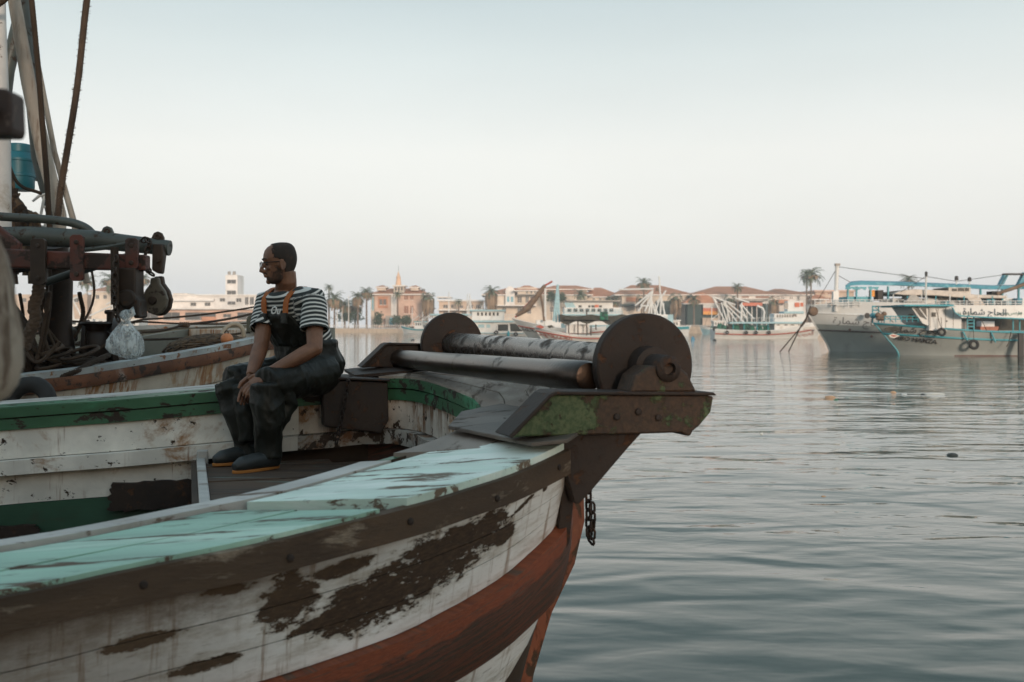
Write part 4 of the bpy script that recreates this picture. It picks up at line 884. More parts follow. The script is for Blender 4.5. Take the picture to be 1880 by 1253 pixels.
# ---- masts, poles, hawsers, tank
def pole(name, label, pts, r, mat, cat='pole', n=12): return tag(MB().tube(pts, r, n).build(name, mat, None, True), label, cat)
pole('mast', 'rust-speckled white mast at the left edge of the picture', [P(-8, 730, 7.6), P(0, 420, 7.6), P(0, 260, 7.6), P(-4, 50, 7.6), P(-7, -120, 7.6)], [.082, .082, .076, .06, .055], mastw, 'mast', 18)
pole('derrick_pole', 'thick grey weathered pole leaning left beside the blue tank', [P(104, 620, 8.3), P(110, 395, 8.3), P(82, 290, 8.3), P(52, 150, 8.3), P(26, 0, 8.3), P(4, -110, 8.3)], [.055, .052, .062, .058, .050, .045], polem)
pole('derrick_pole', 'smooth grey pole close behind the thick weathered one', [P(118, 470, 9.0), P(70, 290, 9.0), P(45, 40, 9.0), P(35, -90, 9.0)], [.06, .058, .056, .05], pipem)
pole('derrick_pole', 'grey pole crossing behind the white mast top', [P(-2, 260, 9.4), P(14, 130, 9.4), P(40, 20, 9.4), P(62, -80, 9.4)], .062, pipem)
pole('derrick_pole', 'thin brown pole leaning between the two hawsers', [P(160, 520, 8.6), P(134, 402, 8.6), P(100, 280, 8.6), P(70, 120, 8.6), P(52, -60, 8.6)], [.028, .026, .024, .022, .02], polem)
def hawser(label, pts, r, turns, mat): return tag(twist(MB(), [V(p) for p in catmull([tuple(q) for q in pts], 8)], r, turns).build('hawser', mat, None, 2), label, 'hawser')
hawser('dark twisted hawser running down beside the grey poles', [P(54, -40, 8.0), P(62, 40, 8.0), P(72, 150, 8.0), P(78, 230, 8.0), P(86, 330, 8.0), P(92, 440, 8.0)], .023, 70, ropedk)
hk = hawser('shaggy brown hawser slanting down from the top of the picture', [P(166, -40, 7.6), P(157, 20, 7.6), P(143, 150, 7.6), P(126, 260, 7.6), P(112, 345, 7.6), P(106, 400, 7.6)], .025, 70, ropem)
fz = MB(); a = resample(catmull([(166, -40), (157, 20), (143, 150), (126, 260), (112, 345), (106, 400)], 8), 260)
for i in range(520):
    x, y = a[rnd.randrange(5, 258)]; p = P(x, y, 7.6); q = rnd.uniform(0, 6.28); dr = V((math.cos(q), math.sin(q) * .6, rnd.uniform(-.7, .3))).normalized(); b = p + dr * .021
    fz.tube([b, b + dr * rnd.uniform(.006, .020)], [.003, .0012], 3, False)
fo = fz.build('rope_fuzz', ropem, hk); fo['kind'] = 'stuff'
hawser('short dark rope at the top left corner', [P(-30, 24, 7.4), P(4, 4, 7.4), P(30, -22, 7.4)], .021, 9, ropedk)
bt = thing('water_tank', 'blue plastic water tank standing behind the white mast', 'water tank', P(38, 350, 9.2))
blum = worn('sun_faded_blue_plastic', (.012, .125, .165), None, dirt=(.03, .17, .20), dirt_amt=.5, vary=.25, rough=.45)
c = P(36, 350, 9.2)
MB().lathe(c, (0, 0, 1), [(0, .115), (.02, .128), (.12, .130), (.125, .136), (.145, .136), (.15, .130), (.26, .130), (.265, .136), (.285, .136), (.29, .130), (.33, .122), (.36, .09), (.365, .06)], 28).build('barrel', blum, bt, True)
MB().lathe(c + V((0, 0, .35)), (0, 0, 1), [(0, .105), (.065, .105), (.075, .09)], 20).build('lid', blum, bt, True)
tag(MB().pbox(62, 295, 76, 332, 9.3, .12).build('junction_box', plain('pale_grey_box', (.42, .43, .42), .6), None, bevel=.006), 'small pale grey box beside the blue tank', 'box')
ld = thing('ladder', 'small white metal ladder below the pale grey box', 'ladder', P(80, 430, 8.9))
lm_ = plain('white_ladder_paint', (.6, .6, .58), .6)
for x0, x1 in ((82, 68), (92, 80)): MB().tube([P(x0, 357, 8.9), P(x1, 432, 8.9)], .013, 8).build('rail', lm_, ld)
for k in range(4): MB().tube([P(82 - 3.5 * k, 362 + 18 * k, 8.9), P(91 - 3.0 * k, 362 + 18 * k, 8.9)], .009, 6).build('rung', lm_, ld)
tag(MB().tube([P(60, 370, 8.7), P(72, 360, 8.7), P(86, 356, 8.7)], [.01, .014, .01], 6).build('tube_arm', lm_, None), 'white tube arm reaching from the net bundle to the ladder', 'tube')
# net bundles slung between mast and poles
nb_ = thing('slung_net', 'brown net bundle slung between the white mast and the poles', 'net', P(35, 425, 8.6))
rg = random.Random(5)
for k in range(9):
    x = 18 + 6 * k; top = P(16 + 3.0 * k, 318 + 10 * k, 8.6); pts = [top, top + (P(x, 380, 8.6) - top) * .5 + V((0, 0, -.05)), P(x, 400, 8.6 + .05 * rg.uniform(-1, 1)), P(x + rg.uniform(-4, 4), 440, 8.6), P(x, 500 + rg.uniform(-10, 30), 8.6)]
    MB().tube(catmull([tuple(p) for p in pts], 4), [.02 + .028 * rg.random() for _ in range(17)], 7).build('net_fold', netm if k % 3 else ropedk, nb_, 2)
MB().tube(catmull([tuple(P(*q)) for q in ((14, 296, 8.4), (28, 330, 8.4), (44, 345, 8.4), (66, 352, 8.4), (76, 356, 8.4))], 5), .014, 6).build('lashing', ropedk, nb_, 2)
# ---- deck gear in the dark between the rigs
wn2 = thing('net_winch', 'dark winch drum standing on the deck below the rig', 'winch', P(185, 690, 8.2))
wc = P(160, 648, 8.1)
MB().lathe(wc, (1, .25, .08), [(0, .26), (.03, .27), (.04, .15), (.22, .15), (.23, .27), (.27, .26)], 28).build('drum', darksteel, wn2, True)
MB().lathe(P(178, 640, 8.05), (0, 0, 1), [(0, .13), (.10, .12), (.14, .08), (.17, .10), (.20, .13), (.215, .12)], 20).build('capstan', darksteel, wn2, True)
for x in (156, 210): MB().tube([P(x, 700, 8.1), P(x, 640, 8.1)], .05, 8).build('leg', darksteel, wn2)
bo2 = thing('bollard', 'slim dark bollard post behind the plastic bag', 'bollard', P(203, 650, 8.3))
MB().tube([P(203, 655, 8.3), P(203, 575, 8.3)], .032, 12).build('post', darksteel, bo2, True); MB().lathe(P(203, 577, 8.3), (0, 0, 1), [(0, .045), (.02, .05), (.035, .04)], 14).build('cap', darksteel, bo2, True)
heap(P(110, 700, 8.0), .60, .40, .20, ropedk, 'net_pile', 'dark net piled on the deck below the red beam', 'net', 8, 40, .022)
heap(P(-40, 700, 7.6), .45, .4, .7, ropedk, 'net_pile', 'dark net heaped against the foot of the white mast', 'net', 11, 30, .022)
tag(twist(MB(), catmull([tuple(P(*q)) for q in ((72, 520, 7.0), (70, 540, 7.0), (62, 565, 7.0), (66, 585, 7.0), (54, 612, 7.0), (44, 640, 7.0))], 6), .045, 6).build('rope_hank', ropem, None, 2), 'thick hank of brown rope hanging under the lug plate', 'rope')
tag(MB().prism([P(x, y, 7.9) for x, y in ((78, 612), (84, 598), (110, 596), (124, 606), (124, 628), (80, 630))], (0, .2, 0)).build('cable_box', worn('scuffed_brown_box', (.10, .075, .055), None, vary=.4), None, bevel=.015), 'scuffed brown box on deck under the rig', 'box')
tag(MB().tube([P(100, 452, 7.7), P(112, 520, 7.8), P(108, 600, 7.9), P(114, 690, 7.9)], [.10, .09, .10, .13], 10).build('gear_post', darksteel, None, True), 'thick dark post hung with gear behind the red beam', 'post')
tag(twist(MB(), catmull([tuple(P(*q)) for q in ((40, 700, 6.9), (90, 696, 6.95), (140, 682, 7.1), (165, 668, 7.3), (200, 652, 7.6))], 6), .022, 22).build('deck_rope', ropedk, None, 2), 'dark rope lying along the rusty rail', 'rope')
tr = thing('tyre_fender', 'black tyre fender hanging between the two hulls at left', 'tyre', P(55, 735, 6.3))
MB().torus(P(52, 742, 6.45), (1, 0, 0), (0, .3, 1), .13, .055, 0, 24, 10).build('tyre', plain('tyre_rubber', (.018, .017, .016), .8), tr, 2)
MB().tube([P(52, 712, 6.45), P(50, 696, 6.7)], .008, 5).build('lanyard', ropedk, tr)
# ---- out-of-focus things hanging close to the lens at the left edge
st = pole('stay_rope', 'near rope at the left edge carrying the wooden block', [P(-26, -90, 1.55), P(-24, 300, 1.55), P(-22, 760, 1.55), P(-20, 1110, 1.75)], .006, ropem, 'rope')
wbk = thing('wooden_block', 'blurred dark brown wooden block at the left edge', 'block', P(-8, 250, 1.5))
MB().prism([P(x, y, 1.5) for x, y in ((-50, 170), (-40, 160), (10, 162), (20, 170), (22, 235), (18, 248), (-44, 248), (-50, 240))], (0, .045, 0)).build('shell', worn('brown_block_wood', (.055, .030, .022), (.14, .10, .08), .62, 20, vary=.3), wbk, bevel=.006)
MB().lathe(P(-14, 205, 1.495), (0, -1, 0), [(0, .012), (.006, .011)], 12).build('axle', darksteel, wbk)
cv = thing('canvas_bundle', 'blurred pale stained canvas bundle hanging at the left edge', 'canvas', P(-20, 740, 1.4)); rows = []
for (y, w) in ((428, 6), (440, 18), (470, 30), (520, 40), (570, 46), (620, 51), (670, 52), (705, 46), (728, 32), (742, 10)):
    c = P(-18, y, 1.4); row = []
    for k in range(24):
        q = 2 * math.pi * k / 24; r = w * 1.4 / F * (1 + .10 * math.sin(5 * q + y * .02) + .05 * math.sin(9 * q)); row.append(c + V((r * math.cos(q), r * .8 * math.sin(q), 0)))
    rows.append(row)
MB().grid(rows, None, True).build('cloth', worn('stained_canvas', (.36, .31, .25), (.12, .085, .06), .52, 9, (3, 3, .5), (0, 0, 0), .12, (.20, .15, .11), .5, 8, .3, .9), cv, 2)
MB().torus(P(-18, 436, 1.4), (1, 0, 0), (0, 1, 0), .012, .004).build('lashing', ropem, cv, 2)

tg = thing('rope_tangle', 'tangle of slack ropes hanging under the rig at left', 'ropes', P(110, 690, 7.4)); rg = random.Random(21)
for k in range(13):
    x0, x1 = rg.uniform(-10, 190), rg.uniform(20, 210); y0 = rg.uniform(470, 540); dd = rg.uniform(7.1, 8.2)
    q = catmull([tuple(P(x0, y0, dd)), tuple(P(x0 + rg.uniform(-8, 8), (y0 + 640) / 2, dd + .05)), tuple(P((x0 + x1) / 2, rg.uniform(640, 668), dd)), tuple(P(x1, rg.uniform(600, 670), dd + .1))], 7)
    twist(MB(), q, rg.uniform(.010, .022), 26).build('rope', ropedk if k % 3 else ropem, tg, 2)
for k in range(6):
    x = rg.uniform(60, 240); MB().torus(P(x, rg.uniform(640, 672), 7.6), (1, 0, .2), (0, 1, .3), rg.uniform(.07, .14), .014, 0, 16, 6).build('coil', ropem if k % 2 else ropedk, tg, 2)
# ---------------------------------------------------------------- far shore: sea wall, buildings, palms
def mk_masonry(name, base, sc_=1.2):
    m = NT(name); v = m.tc.outputs['Object']; n = m.noise(v, sc_, 6, .7); return m.set(m.mix(m.step(n, .3, .7), tuple(c * .72 for c in base), tuple(c * 1.15 for c in base)), .9)
pinkw = mk_masonry('salmon_render', (.62, .43, .34), .15); creamw = mk_masonry('cream_render', (.66, .57, .48), .15); whitew = mk_masonry('white_render', (.72, .69, .66), .15); tanw = mk_masonry('tan_render', (.55, .43, .34), .15); brickw = mk_masonry('terracotta_panel', (.52, .25, .15), .3)
tile = NT('terracotta_tiles'); _v = tile.tc.outputs['Object']; _w = tile.n('ShaderNodeTexWave'); tile.l(tile.mapping(_v, (1, 1, 1)), _w.inputs[0]); _w.inputs['Scale'].default_value = 1.1; _w.inputs['Distortion'].default_value = .4
tilem = tile.set(tile.mix(tile.step(tile.noise(_v, .5, 5, .7), .3, .7), (.40, .165, .085), (.54, .25, .145)), .85); tile.bump(_w.outputs[1], .5, .1)
winm = plain('dark_window', (.09, .085, .08), .3); shutm = plain('brown_shutter', (.28, .13, .08), .7); trimw = plain('pale_trim', (.74, .70, .66), .8); shade = plain('dark_awning_and_opening', (.035, .06, .055), .8)  # last one: awning cloth, also dark panels standing in for shaded openings and porch
signm = plain('orange_sign', (.72, .30, .04), .6); signr = plain('red_sign', (.52, .13, .06), .6); bluew = plain('blue_trim_paint', (.10, .33, .42), .6); concr = mk_masonry('grey_concrete', (.36, .33, .30), .3); stonew = mk_masonry('pale_sea_wall_stone', (.46, .38, .30), .8)
def bld(name, label, rect, d, depth, mat, cat='building'):
    x0, y0, x1, y1 = rect; a = P(x0, y1, d); b = P(x1, y0, d); root = thing(name, label, cat, ((a.x + b.x) / 2, d + depth / 2, a.z)); root['_d'] = d
    MB().pbox(x0, y0, x1, y1, d, depth).build('wall', mat, root); return root
def wins(root, d, rects, mat=None, frame=True):
    for (x0, y0, x1, y1) in rects:
        w = MB().pbox(x0, y0, x1, y1, d - .02, .2, .06).build('window', mat or winm, root)
        if frame:
            MB().pbox(x0 - .5, y1, x1 + .5, y1 + .7, d - .02, .2, .22).build('sill', trimw, w); MB().pbox((x0 + x1) / 2 - .12, y0, (x0 + x1) / 2 + .12, y1, d - .05, .1, .10).build('mullion', trimw, w)
def hip(root, x0, x1, ye, yr, r0, r1, d, depth, over=1.2, mat=None, name='roof'):
    a, b = P(x0, ye, d), P(x1, ye, d); c, e = P(r0, yr, d), P(r1, yr, d); m = d + depth / 2
    z0, z1 = a.z, c.z
    vs = [(a.x - over, d - over, z0), (b.x + over, d - over, z0), (b.x + over, d + depth + over, z0), (a.x - over, d + depth + over, z0), (c.x, m, z1), (e.x, m, z1)]
    MB().add(vs, [(0, 1, 5, 4), (1, 2, 5), (2, 3, 4, 5), (3, 0, 4), (0, 3, 2, 1)]).build(name, mat or tilem, root)
    MB().cuboid((a.x - over, d - over + .02, z0 - .35), (b.x + over, d + depth + over - .02, z0 - .02)).build('eaves', trimw, root)
sw = thing('sea_wall', 'long pale stone sea wall along the far shore', 'sea wall', (0, 306, 0))
MB().cuboid((-400, 305.5, -.6), (400, 308.9, 1.15)).build('core', stonew, sw)
sg = random.Random(3); seg = -70.0; st_m = [MB().cuboid((-.5, -.5, -.5), (.5, .5, .5)).mesh('stone') for _ in range(1)][0]; st_m.materials.append(stonew)
x = -92.0; cnt = 0
while x < 72 and cnt < 280:
    w = sg.uniform(.8, 1.6)
    for row in range(2):
        o = link('stone', st_m, None, sw, True); o.location = (x + w / 2 - 0, 305.45 - 306 + sg.uniform(-.12, .05), .25 + row * .55 + sg.uniform(-.03, .03)); o.scale = (w - .08, .5, .50); cnt += 1
    x += w
MB().cuboid((-400, 305.2, 1.16), (400, 309.2, 1.40)).build('coping', mk_masonry('coping_stone', (.56, .47, .39), .5), sw)
MB().cuboid((-400, 305.30, -.3), (400, 305.49, .12)).build('tide_band', plain('weed_dark_stone', (.07, .055, .045), .8), sw)
# pink house with the spire (minaret-like tower)
b = bld('corner_house', 'salmon house with terracotta hip roof and pointed tower', (688, 541, 776, 602), 322, 18, pinkw, 'house')
hip(b, 681, 782, 540, 528, 712, 762, 322, 18)
MB().pbox(694, 545, 712, 566, 321.7, .4).build('terracotta_panel', brickw, b); MB().pbox(681, 541, 688, 602, 323, 14).build('wing', creamw, b); MB().pbox(718, 540, 728, 596, 321.2, .9).build('stair_bay', trimw, b)
wins(b, 322, [(742, 543, 749, 551), (753, 543, 759, 551), (742, 562, 750, 576), (753, 562, 759, 576), (720, 560, 728, 574)], shutm); wins(b, 321.65, [(697, 550, 702, 560), (704, 550, 709, 560)]); wins(b, 322.95, [(683, 546, 686, 570)], bluew)
MB().pbox(723, 526, 741, 538, 320, 6).build('tower', creamw, b)
for k in range(3): MB().pbox(725 + 5.5 * k, 527.5, 728.5 + 5.5 * k, 534, 319.9, .3, .08).build('arch_opening', winm, b)
MB().pbox(720, 524, 744, 526, 319.2, 8).build('cornice', trimw, b)
c = P(731.5, 524, 323); MB().lathe(c, (0, 0, 1), [(0, .98), (.5, .90), (1.6, .78), (2.4, .66), (2.7, .80), (2.9, .55), (4.2, .12), (4.6, .06)], 12).build('spire', mk_masonry('pale_orange_render', (.66, .44, .30), .2), b, True); MB().tube([c + V((0, 0, 4.5)), c + V((0, 0, 6.4))], .06, 6).build('finial', winm, b)
for (x0, x1) in ((692, 708), (754, 768)):
    MB().pbox(x0, 527, x1, 534, 324, 6).build('dormer', creamw, b); hip(b, x0 - 1, x1 + 1, 527, 523.5, (x0 + x1) / 2 - 1, (x0 + x1) / 2 + 1, 324, 6, .3, None, 'dormer_roof')
MB().lathe(P(777, 537, 326), (0, 0, 1), [(0, .62), (1.0, .62), (1.1, .4)], 12).build('roof_tank', winm, b)
MB().pbox(708, 580, 728, 598, 316, 4).build('kiosk', concr, b); MB().pbox(715, 584, 722, 597, 315.9, .3, .05).build('kiosk_door', bluew, b)
# low long tan building
b = bld('shop_row', 'low tan shop row with flat roof beside the salmon house', (806, 553, 886, 602), 330, 14, tanw, 'shop row')
MB().pbox(802, 545, 828, 547, 329, 12).build('roof_canopy', trimw, b)
for x in (804, 812, 820, 827): MB().pbox(x, 547, x + .8, 553, 329.2, .3).build('canopy_post', trimw, b)
MB().pbox(803, 551, 888, 553.5, 329, 15).build('parapet', trimw, b); MB().pbox(803, 568, 900, 570.5, 327, 3).build('balcony_slab', trimw, b)
wins(b, 330, [(814, 560, 822, 566), (828, 560, 832, 566), (844, 561, 850, 566), (862, 560, 868, 567), (874, 560, 880, 567), (814, 573, 822, 583), (830, 573, 838, 583), (848, 573, 856, 583), (866, 573, 874, 583)])
# villa with the arched gable
b = bld('villa', 'cream villa with terracotta roofs and a round white gable', (896, 541, 1078, 602), 345, 22, creamw, 'villa')
hip(b, 890, 1082, 541, 527, 930, 1050, 345, 22); 
MB().pbox(928, 536, 945, 560, 343, 4).build('gable_wall', whitew, b); cg = P(936.5, 536, 343); MB().prism([cg + V((1.6 * math.cos(q), 0, 1.9 * math.sin(q))) for q in np.linspace(0, math.pi, 12)], (0, 4, 0)).build('round_gable', whitew, b)
MB().pbox(950, 528, 985, 541, 340, 6).build('upper_storey', creamw, b); hip(b, 948, 990, 533, 524, 962, 972, 340, 6, 1, None, 'upper_roof')
MB().pbox(1000, 531, 1078, 541, 352, 10).build('upper_storey', creamw, b); hip(b, 996, 1084, 531, 523.5, 1020, 1060, 352, 10, 1, None, 'upper_roof')
wins(b, 345, [(950, 545, 958, 556), (965, 545, 971, 556), (974, 545, 980, 556), (905, 546, 912, 556), (1010, 546, 1016, 553), (1025, 546, 1031, 553), (1060, 546, 1066, 553), (905, 566, 912, 576), (922, 566, 929, 576), (950, 566, 957, 576), (968, 566, 975, 576), (1010, 564, 1016, 573), (1032, 564, 1038, 573), (1056, 564, 1062, 573)]); wins(b, 343, [(931, 545, 935, 555), (938, 545, 942, 555)], bluew)
wins(b, 340, [(966, 535, 969, 540), (974, 535, 977, 540), (981, 535, 984, 540)])
MB().pbox(893, 560, 985, 562, 340, 5).build('balcony_slab', trimw, b)
# roofs between
b = bld('house', 'cream house with a low terracotta roof behind the white derricks', (1078, 545, 1136, 602), 350, 20, creamw, 'house'); hip(b, 1074, 1140, 545, 526.5, 1096, 1108, 350, 20)
wins(b, 350, [(1088, 548, 1092, 554), (1100, 548, 1104, 554), (1112, 548, 1116, 554), (1122, 548, 1126, 554), (1088, 562, 1093, 570), (1110, 562, 1115, 570)])
b = bld('market_hall', 'broad hall with the widest terracotta roof, behind the tall roller disc', (1142, 540, 1262, 602), 335, 30, creamw, 'hall'); hip(b, 1134, 1268, 541, 520.5, 1168, 1222, 335, 30)
MB().pbox(1204, 553, 1246, 600, 334.6, .5).build('shop_opening', shade, b); MB().pbox(1145, 556, 1165, 570, 334.7, .4).build('terrace_screen', concr, b); MB().pbox(1150, 546, 1172, 554, 334.4, .8).build('dormer', brickw, b)  # shop opening is a solid dark panel in place of its inner shade
MB().pbox(1140, 559, 1205, 561, 331, 4).build('awning', shade, b); wins(b, 335, [(1150, 563, 1156, 572), (1168, 563, 1174, 572), (1182, 563, 1188, 572)])
b = bld('restaurant', 'restaurant hall with terracotta roof above the orange sign', (1284, 543, 1416, 602), 330, 30, whitew, 'restaurant'); hip(b, 1276, 1424, 541, 523, 1330, 1388, 330, 30)
hip(b, 1256, 1322, 557, 536, 1288, 1294, 326, 8, .5, None, 'porch_roof'); MB().pbox(1262, 557, 1318, 602, 327, 4).build('porch', shade, b)
MB().pbox(1291, 557, 1318, 566, 325.9, .5).build('sign_board', whitew, b); MB().pbox(1291, 566, 1318, 572, 325.8, .5).build('sign_board', signr, b); MB().pbox(1291, 572, 1318, 578, 325.7, .5).build('sign_board', signm, b, label='orange sign board'); MB().pbox(1290, 584, 1318, 600, 325.6, .6).build('counter', tanw, b)
wins(b, 330, [(1362, 544.5, 1375, 547), (1387, 544.5, 1400, 547.5), (1400, 544.5, 1412, 547.5)], shutm, False)
MB().pbox(1320, 549, 1410, 553.5, 324, 6).build('awning', concr, b); MB().pbox(1362, 556, 1400, 562, 323.5, 5).build('awning', signr, b); MB().pbox(1324, 558, 1412, 600, 329.6, .5).build('shop_opening', shade, b)  # dark panel behind the posts imitates the shaded shop interior
for x in range(1326, 1412, 9): MB().pbox(x, 555, x + 1.2, 598, 325, .3).build('awning_post', trimw, b)
b = bld('house', 'white house with terracotta hip roof left of the tall palm', (1416, 541, 1480, 602), 335, 22, whitew, 'house'); hip(b, 1410, 1486, 541, 528.5, 1438, 1452, 335, 22); wins(b, 335, [(1434, 545, 1440, 549), (1450, 545, 1456, 549), (1464, 545, 1470, 549), (1424, 562, 1431, 574), (1442, 562, 1449, 574)])
MB().pbox(1418, 551, 1448, 557, 331, 4).build('porch_roof', tilem, b)
b = bld('tan_block', 'tan flat-roofed block behind the lamp post on the big trawler', (1497, 536, 1568, 602), 340, 18, tanw, 'building'); MB().pbox(1495, 533, 1570, 536, 339, 20).build('parapet', pinkw, b); wins(b, 340, [(1507, 538, 1514, 541), (1520, 538, 1527, 541), (1518, 547, 1525, 553)], shutm); hip(b, 1488, 1520, 549, 541, 1500, 1508, 336, 6, .3, None, 'porch_roof')
# long white harbour offices at left with the stair tower
b = bld('harbour_office', 'long white harbour office with a square stair tower at left', (262, 543, 476, 604), 300, 16, whitew, 'office building')
MB().pbox(414, 505, 436, 543, 301, 7).build('stair_tower', whitew, b); wins(b, 300.95, [(417, 514, 433, 521), (417, 534, 433, 542)])
for x in (421, 430):
    MB().lathe(P(x, 505, 304), (0, 0, 1), [(0, .5), (.9, .5), (1.1, .25)], 10).build('roof_tank', concr, b)
MB().pbox(300, 549, 392, 553, 298.5, 2).build('balcony_slab', trimw, b); MB().pbox(318, 539, 345, 543, 300.5, 10).build('roof_room', creamw, b); MB().pbox(262, 541, 476, 543, 299.5, 17).build('parapet', trimw, b)
wins(b, 300, [(404, 548, 413, 554), (434, 548, 443, 555), (450, 546, 456, 560), (459, 546, 466, 560), (318, 549, 340, 552), (418, 554, 432, 560), (270, 556, 280, 562), (290, 556, 300, 562), (350, 556, 360, 562), (376, 556, 386, 562)])
b = bld('fish_hall', 'low pink fish hall in front of the white harbour office', (256, 568, 476, 606), 292, 7, pinkw, 'hall'); MB().pbox(254, 566, 478, 568.5, 290.5, 10).build('roof_slab', whitew, b); wins(b, 292, [(410, 577, 424, 583), (262, 574, 290, 588), (300, 574, 330, 588), (340, 574, 396, 588), (436, 574, 470, 588)]); MB().pbox(370, 582, 396, 592, 291.6, .5).build('stall', brickw, b)
b = bld('house', 'small house with a terracotta roof seen under the grey pipe', (168, 535, 262, 604), 310, 14, creamw, 'house'); hip(b, 164, 200, 535, 525, 178, 186, 310, 14, .4); wins(b, 310, [(176, 542, 182, 549), (190, 542, 196, 549), (206, 542, 212, 549), (226, 542, 232, 549)])
b = bld('house', 'flat-roofed tan houses at the far left of the shore', (20, 541, 160, 604), 315, 14, tanw, 'house'); wins(b, 315, [(40, 548, 48, 555), (70, 548, 78, 555), (104, 548, 112, 555), (136, 548, 144, 555)])
# --- palms
frondm = NT('palm_frond'); _v = frondm.tc.outputs['Object']; frm = frondm.set(frondm.mix(frondm.step(frondm.noise(_v, 1.6, 3, .6), .3, .7), (.075, .10, .06), (.16, .18, .11)), .7)
deadm = plain('dead_fronds', (.26, .18, .115), .9, 0, .3); trunkm = plain('palm_trunk', (.17, .125, .095), .9, 0, .3)
def crown_mesh(seed, fan):
    rg = random.Random(seed); m = MB(); nf = 26 if fan else 24
    for k in range(nf):
        az = 2 * math.pi * k / nf * 7.0 + rg.uniform(-.2, .2); el = (1 - (k + .5) / nf) * 1.9 - .62 + rg.uniform(-.1, .1); L = rg.uniform(.85, 1.1) * (.8 if fan else 1)
        d = V((math.cos(az), math.sin(az), 0)); p = V((0, 0, 0)); pts = [p]; e = el
        for i in range(7):
            p = p + (d * math.cos(e) + V((0, 0, 1)) * math.sin(e)) * (L / 7); pts.append(p); e -= .17 + .03 * i
        side_ = d.cross(V((0, 0, 1)))
        for i in range(len(pts) - 1):
            a, b_ = pts[i], pts[i + 1]; t = (b_ - a).normalized()
            for j in (0, .5):
                q = a.lerp(b_, j); f = (i + j) / 7
                if fan and f < .45: continue
                wl = (.26 * math.sin(math.pi * (.18 + .78 * f))) * (1.5 if fan else 1)
                for sd in (-1, 1):
                    tip = q + side_ * (sd * wl * .75) + t * wl * .6 + V((0, 0, -wl * rg.uniform(.15, .55))); m.add([q - t * .034, q + t * .034, tip], [(0, 1, 2)])
    return m.mesh('crown')
def skirt_mesh(seed):
    rg = random.Random(seed); m = MB()
    for k in range(90):
        az = rg.uniform(0, 6.28); r0 = rg.uniform(.05, .12); z0 = rg.uniform(-.25, .05); l = rg.uniform(.35, .95); r1 = rg.uniform(.22, .50)
        a = V((math.cos(az) * r0, math.sin(az) * r0, z0)); b_ = V((math.cos(az) * r1, math.sin(az) * r1, z0 - .15)); c_ = V((math.cos(az) * r1 * .95, math.sin(az) * r1 * .95, z0 - l)); sd = V((-math.sin(az), math.cos(az), 0)) * .05
        m.add([a - sd * .3, a + sd * .3, b_ + sd, b_ - sd, c_ + sd * .5, c_ - sd * .5], [(0, 1, 2, 3), (3, 2, 4, 5)])
    return m.mesh('skirt')
CR = {(s, f): crown_mesh(s, f) for s in (1, 2, 3) for f in (0, 1)}
for me in CR.values(): me.materials.append(frm)
SK = [skirt_mesh(s) for s in (1, 2)]
for me in SK: me.materials.append(deadm)
def palm(px, ytop, d, label, fan=0, skirt=0, crown=22, group=None, ybase=None, lean=0.0):
    """ytop: crown centre; crown: radius in photo pixels"""
    c = P(px, ytop, d); g = 1.25 if d > 300 else 0.0
    root = thing('palm_tree', label, 'palm tree', (c.x - lean, d, g), group); R0 = 1.4 * crown * d / F
    n = 7; pts = [V((c.x - lean, d, g - .1)).lerp(c, i / n) + V((lean * .35 * math.sin(math.pi * i / n), 0, 0)) for i in range(n + 1)]
    MB().tube(pts, [.34 - .12 * i / n for i in range(n + 1)], 8).build('trunk', trunkm, root, True)
    o = link('crown', CR[(rnd.choice((1, 2, 3)), fan)], None, root, True); o.location = c - root.location; o.scale = (R0,) * 3; o.rotation_euler = (0, 0, rnd.uniform(0, 6))
    if skirt:
        o = link('dead_fronds', rnd.choice(SK), None, root, True); o.location = c - root.location; o.scale = (R0 * 1.25, R0 * 1.25, R0 * skirt); o.rotation_euler = (0, 0, rnd.uniform(0, 6))
palm(604, 528, 316, 'slim tall palm leftmost in the grove right of the man', 0, 0, 9)
palm(614, 548, 312, 'bushy palm right beside the man in the shore grove', 0, .8, 18)
palm(633, 560, 318, 'short palm between the bushy palm and the pair by the salmon house', 0, .7, 16); palm(652, 562, 322, 'low dark palm in the middle of the shore grove', 0, .7, 15)
palm(657, 545, 312, 'left palm of the pair by the salmon house', 0, 1.0, 14); palm(673, 536, 312, 'right palm of the pair by the salmon house', 0, .8, 13)
palm(730, 540, 314, 'slender palm standing in front of the salmon tower house', 0, 0, 9)
palm(785, 545, 314, 'palm with a shaggy brown skirt right of the salmon house', 1, 1.8, 15)
palm(842, 554, 324, 'small palm before the tan shop row', 0, 0, 8)
palm(902, 535, 320, 'shaggy palm at the left end of the cream villa', 0, 2.0, 15)
palm(1066, 541, 330, 'round-headed palm above the boat with the red-brown boom', 0, 0, 14)
palm(1125, 552, 322, 'skirted palm left of the white derricks', 1, 2.0, 14)
palm(1182, 520, 322, 'palm rising in front of the broad market hall roof', 0, .3, 15); palm(1178, 548, 326, 'low palm behind the white derricks', 1, 1.0, 12)
palm(1240, 547, 318, 'skirted palm right of the white derricks', 1, 1.7, 15); palm(1274, 550, 316, 'palm with a bare trunk left of the orange sign', 0, .5, 13)
palm(1354, 527, 320, 'palm silhouetted on the restaurant roof', 0, .2, 11); palm(1340, 549, 318, 'low skirted palm before the restaurant', 1, 1.3, 12); palm(1420, 552, 320, 'skirted palm between restaurant and white house', 1, 2.0, 12)
palm(1489, 506, 318, 'tallest palm with a wide dark crown near the right-hand boats', 0, .25, 21); palm(1481, 504, 330, 'paler tall palm just behind the tallest one', 0, 0, 13)
palm(1668, 515, 330, 'palm top showing above the blue canopy of the big trawler', 0, .3, 16)
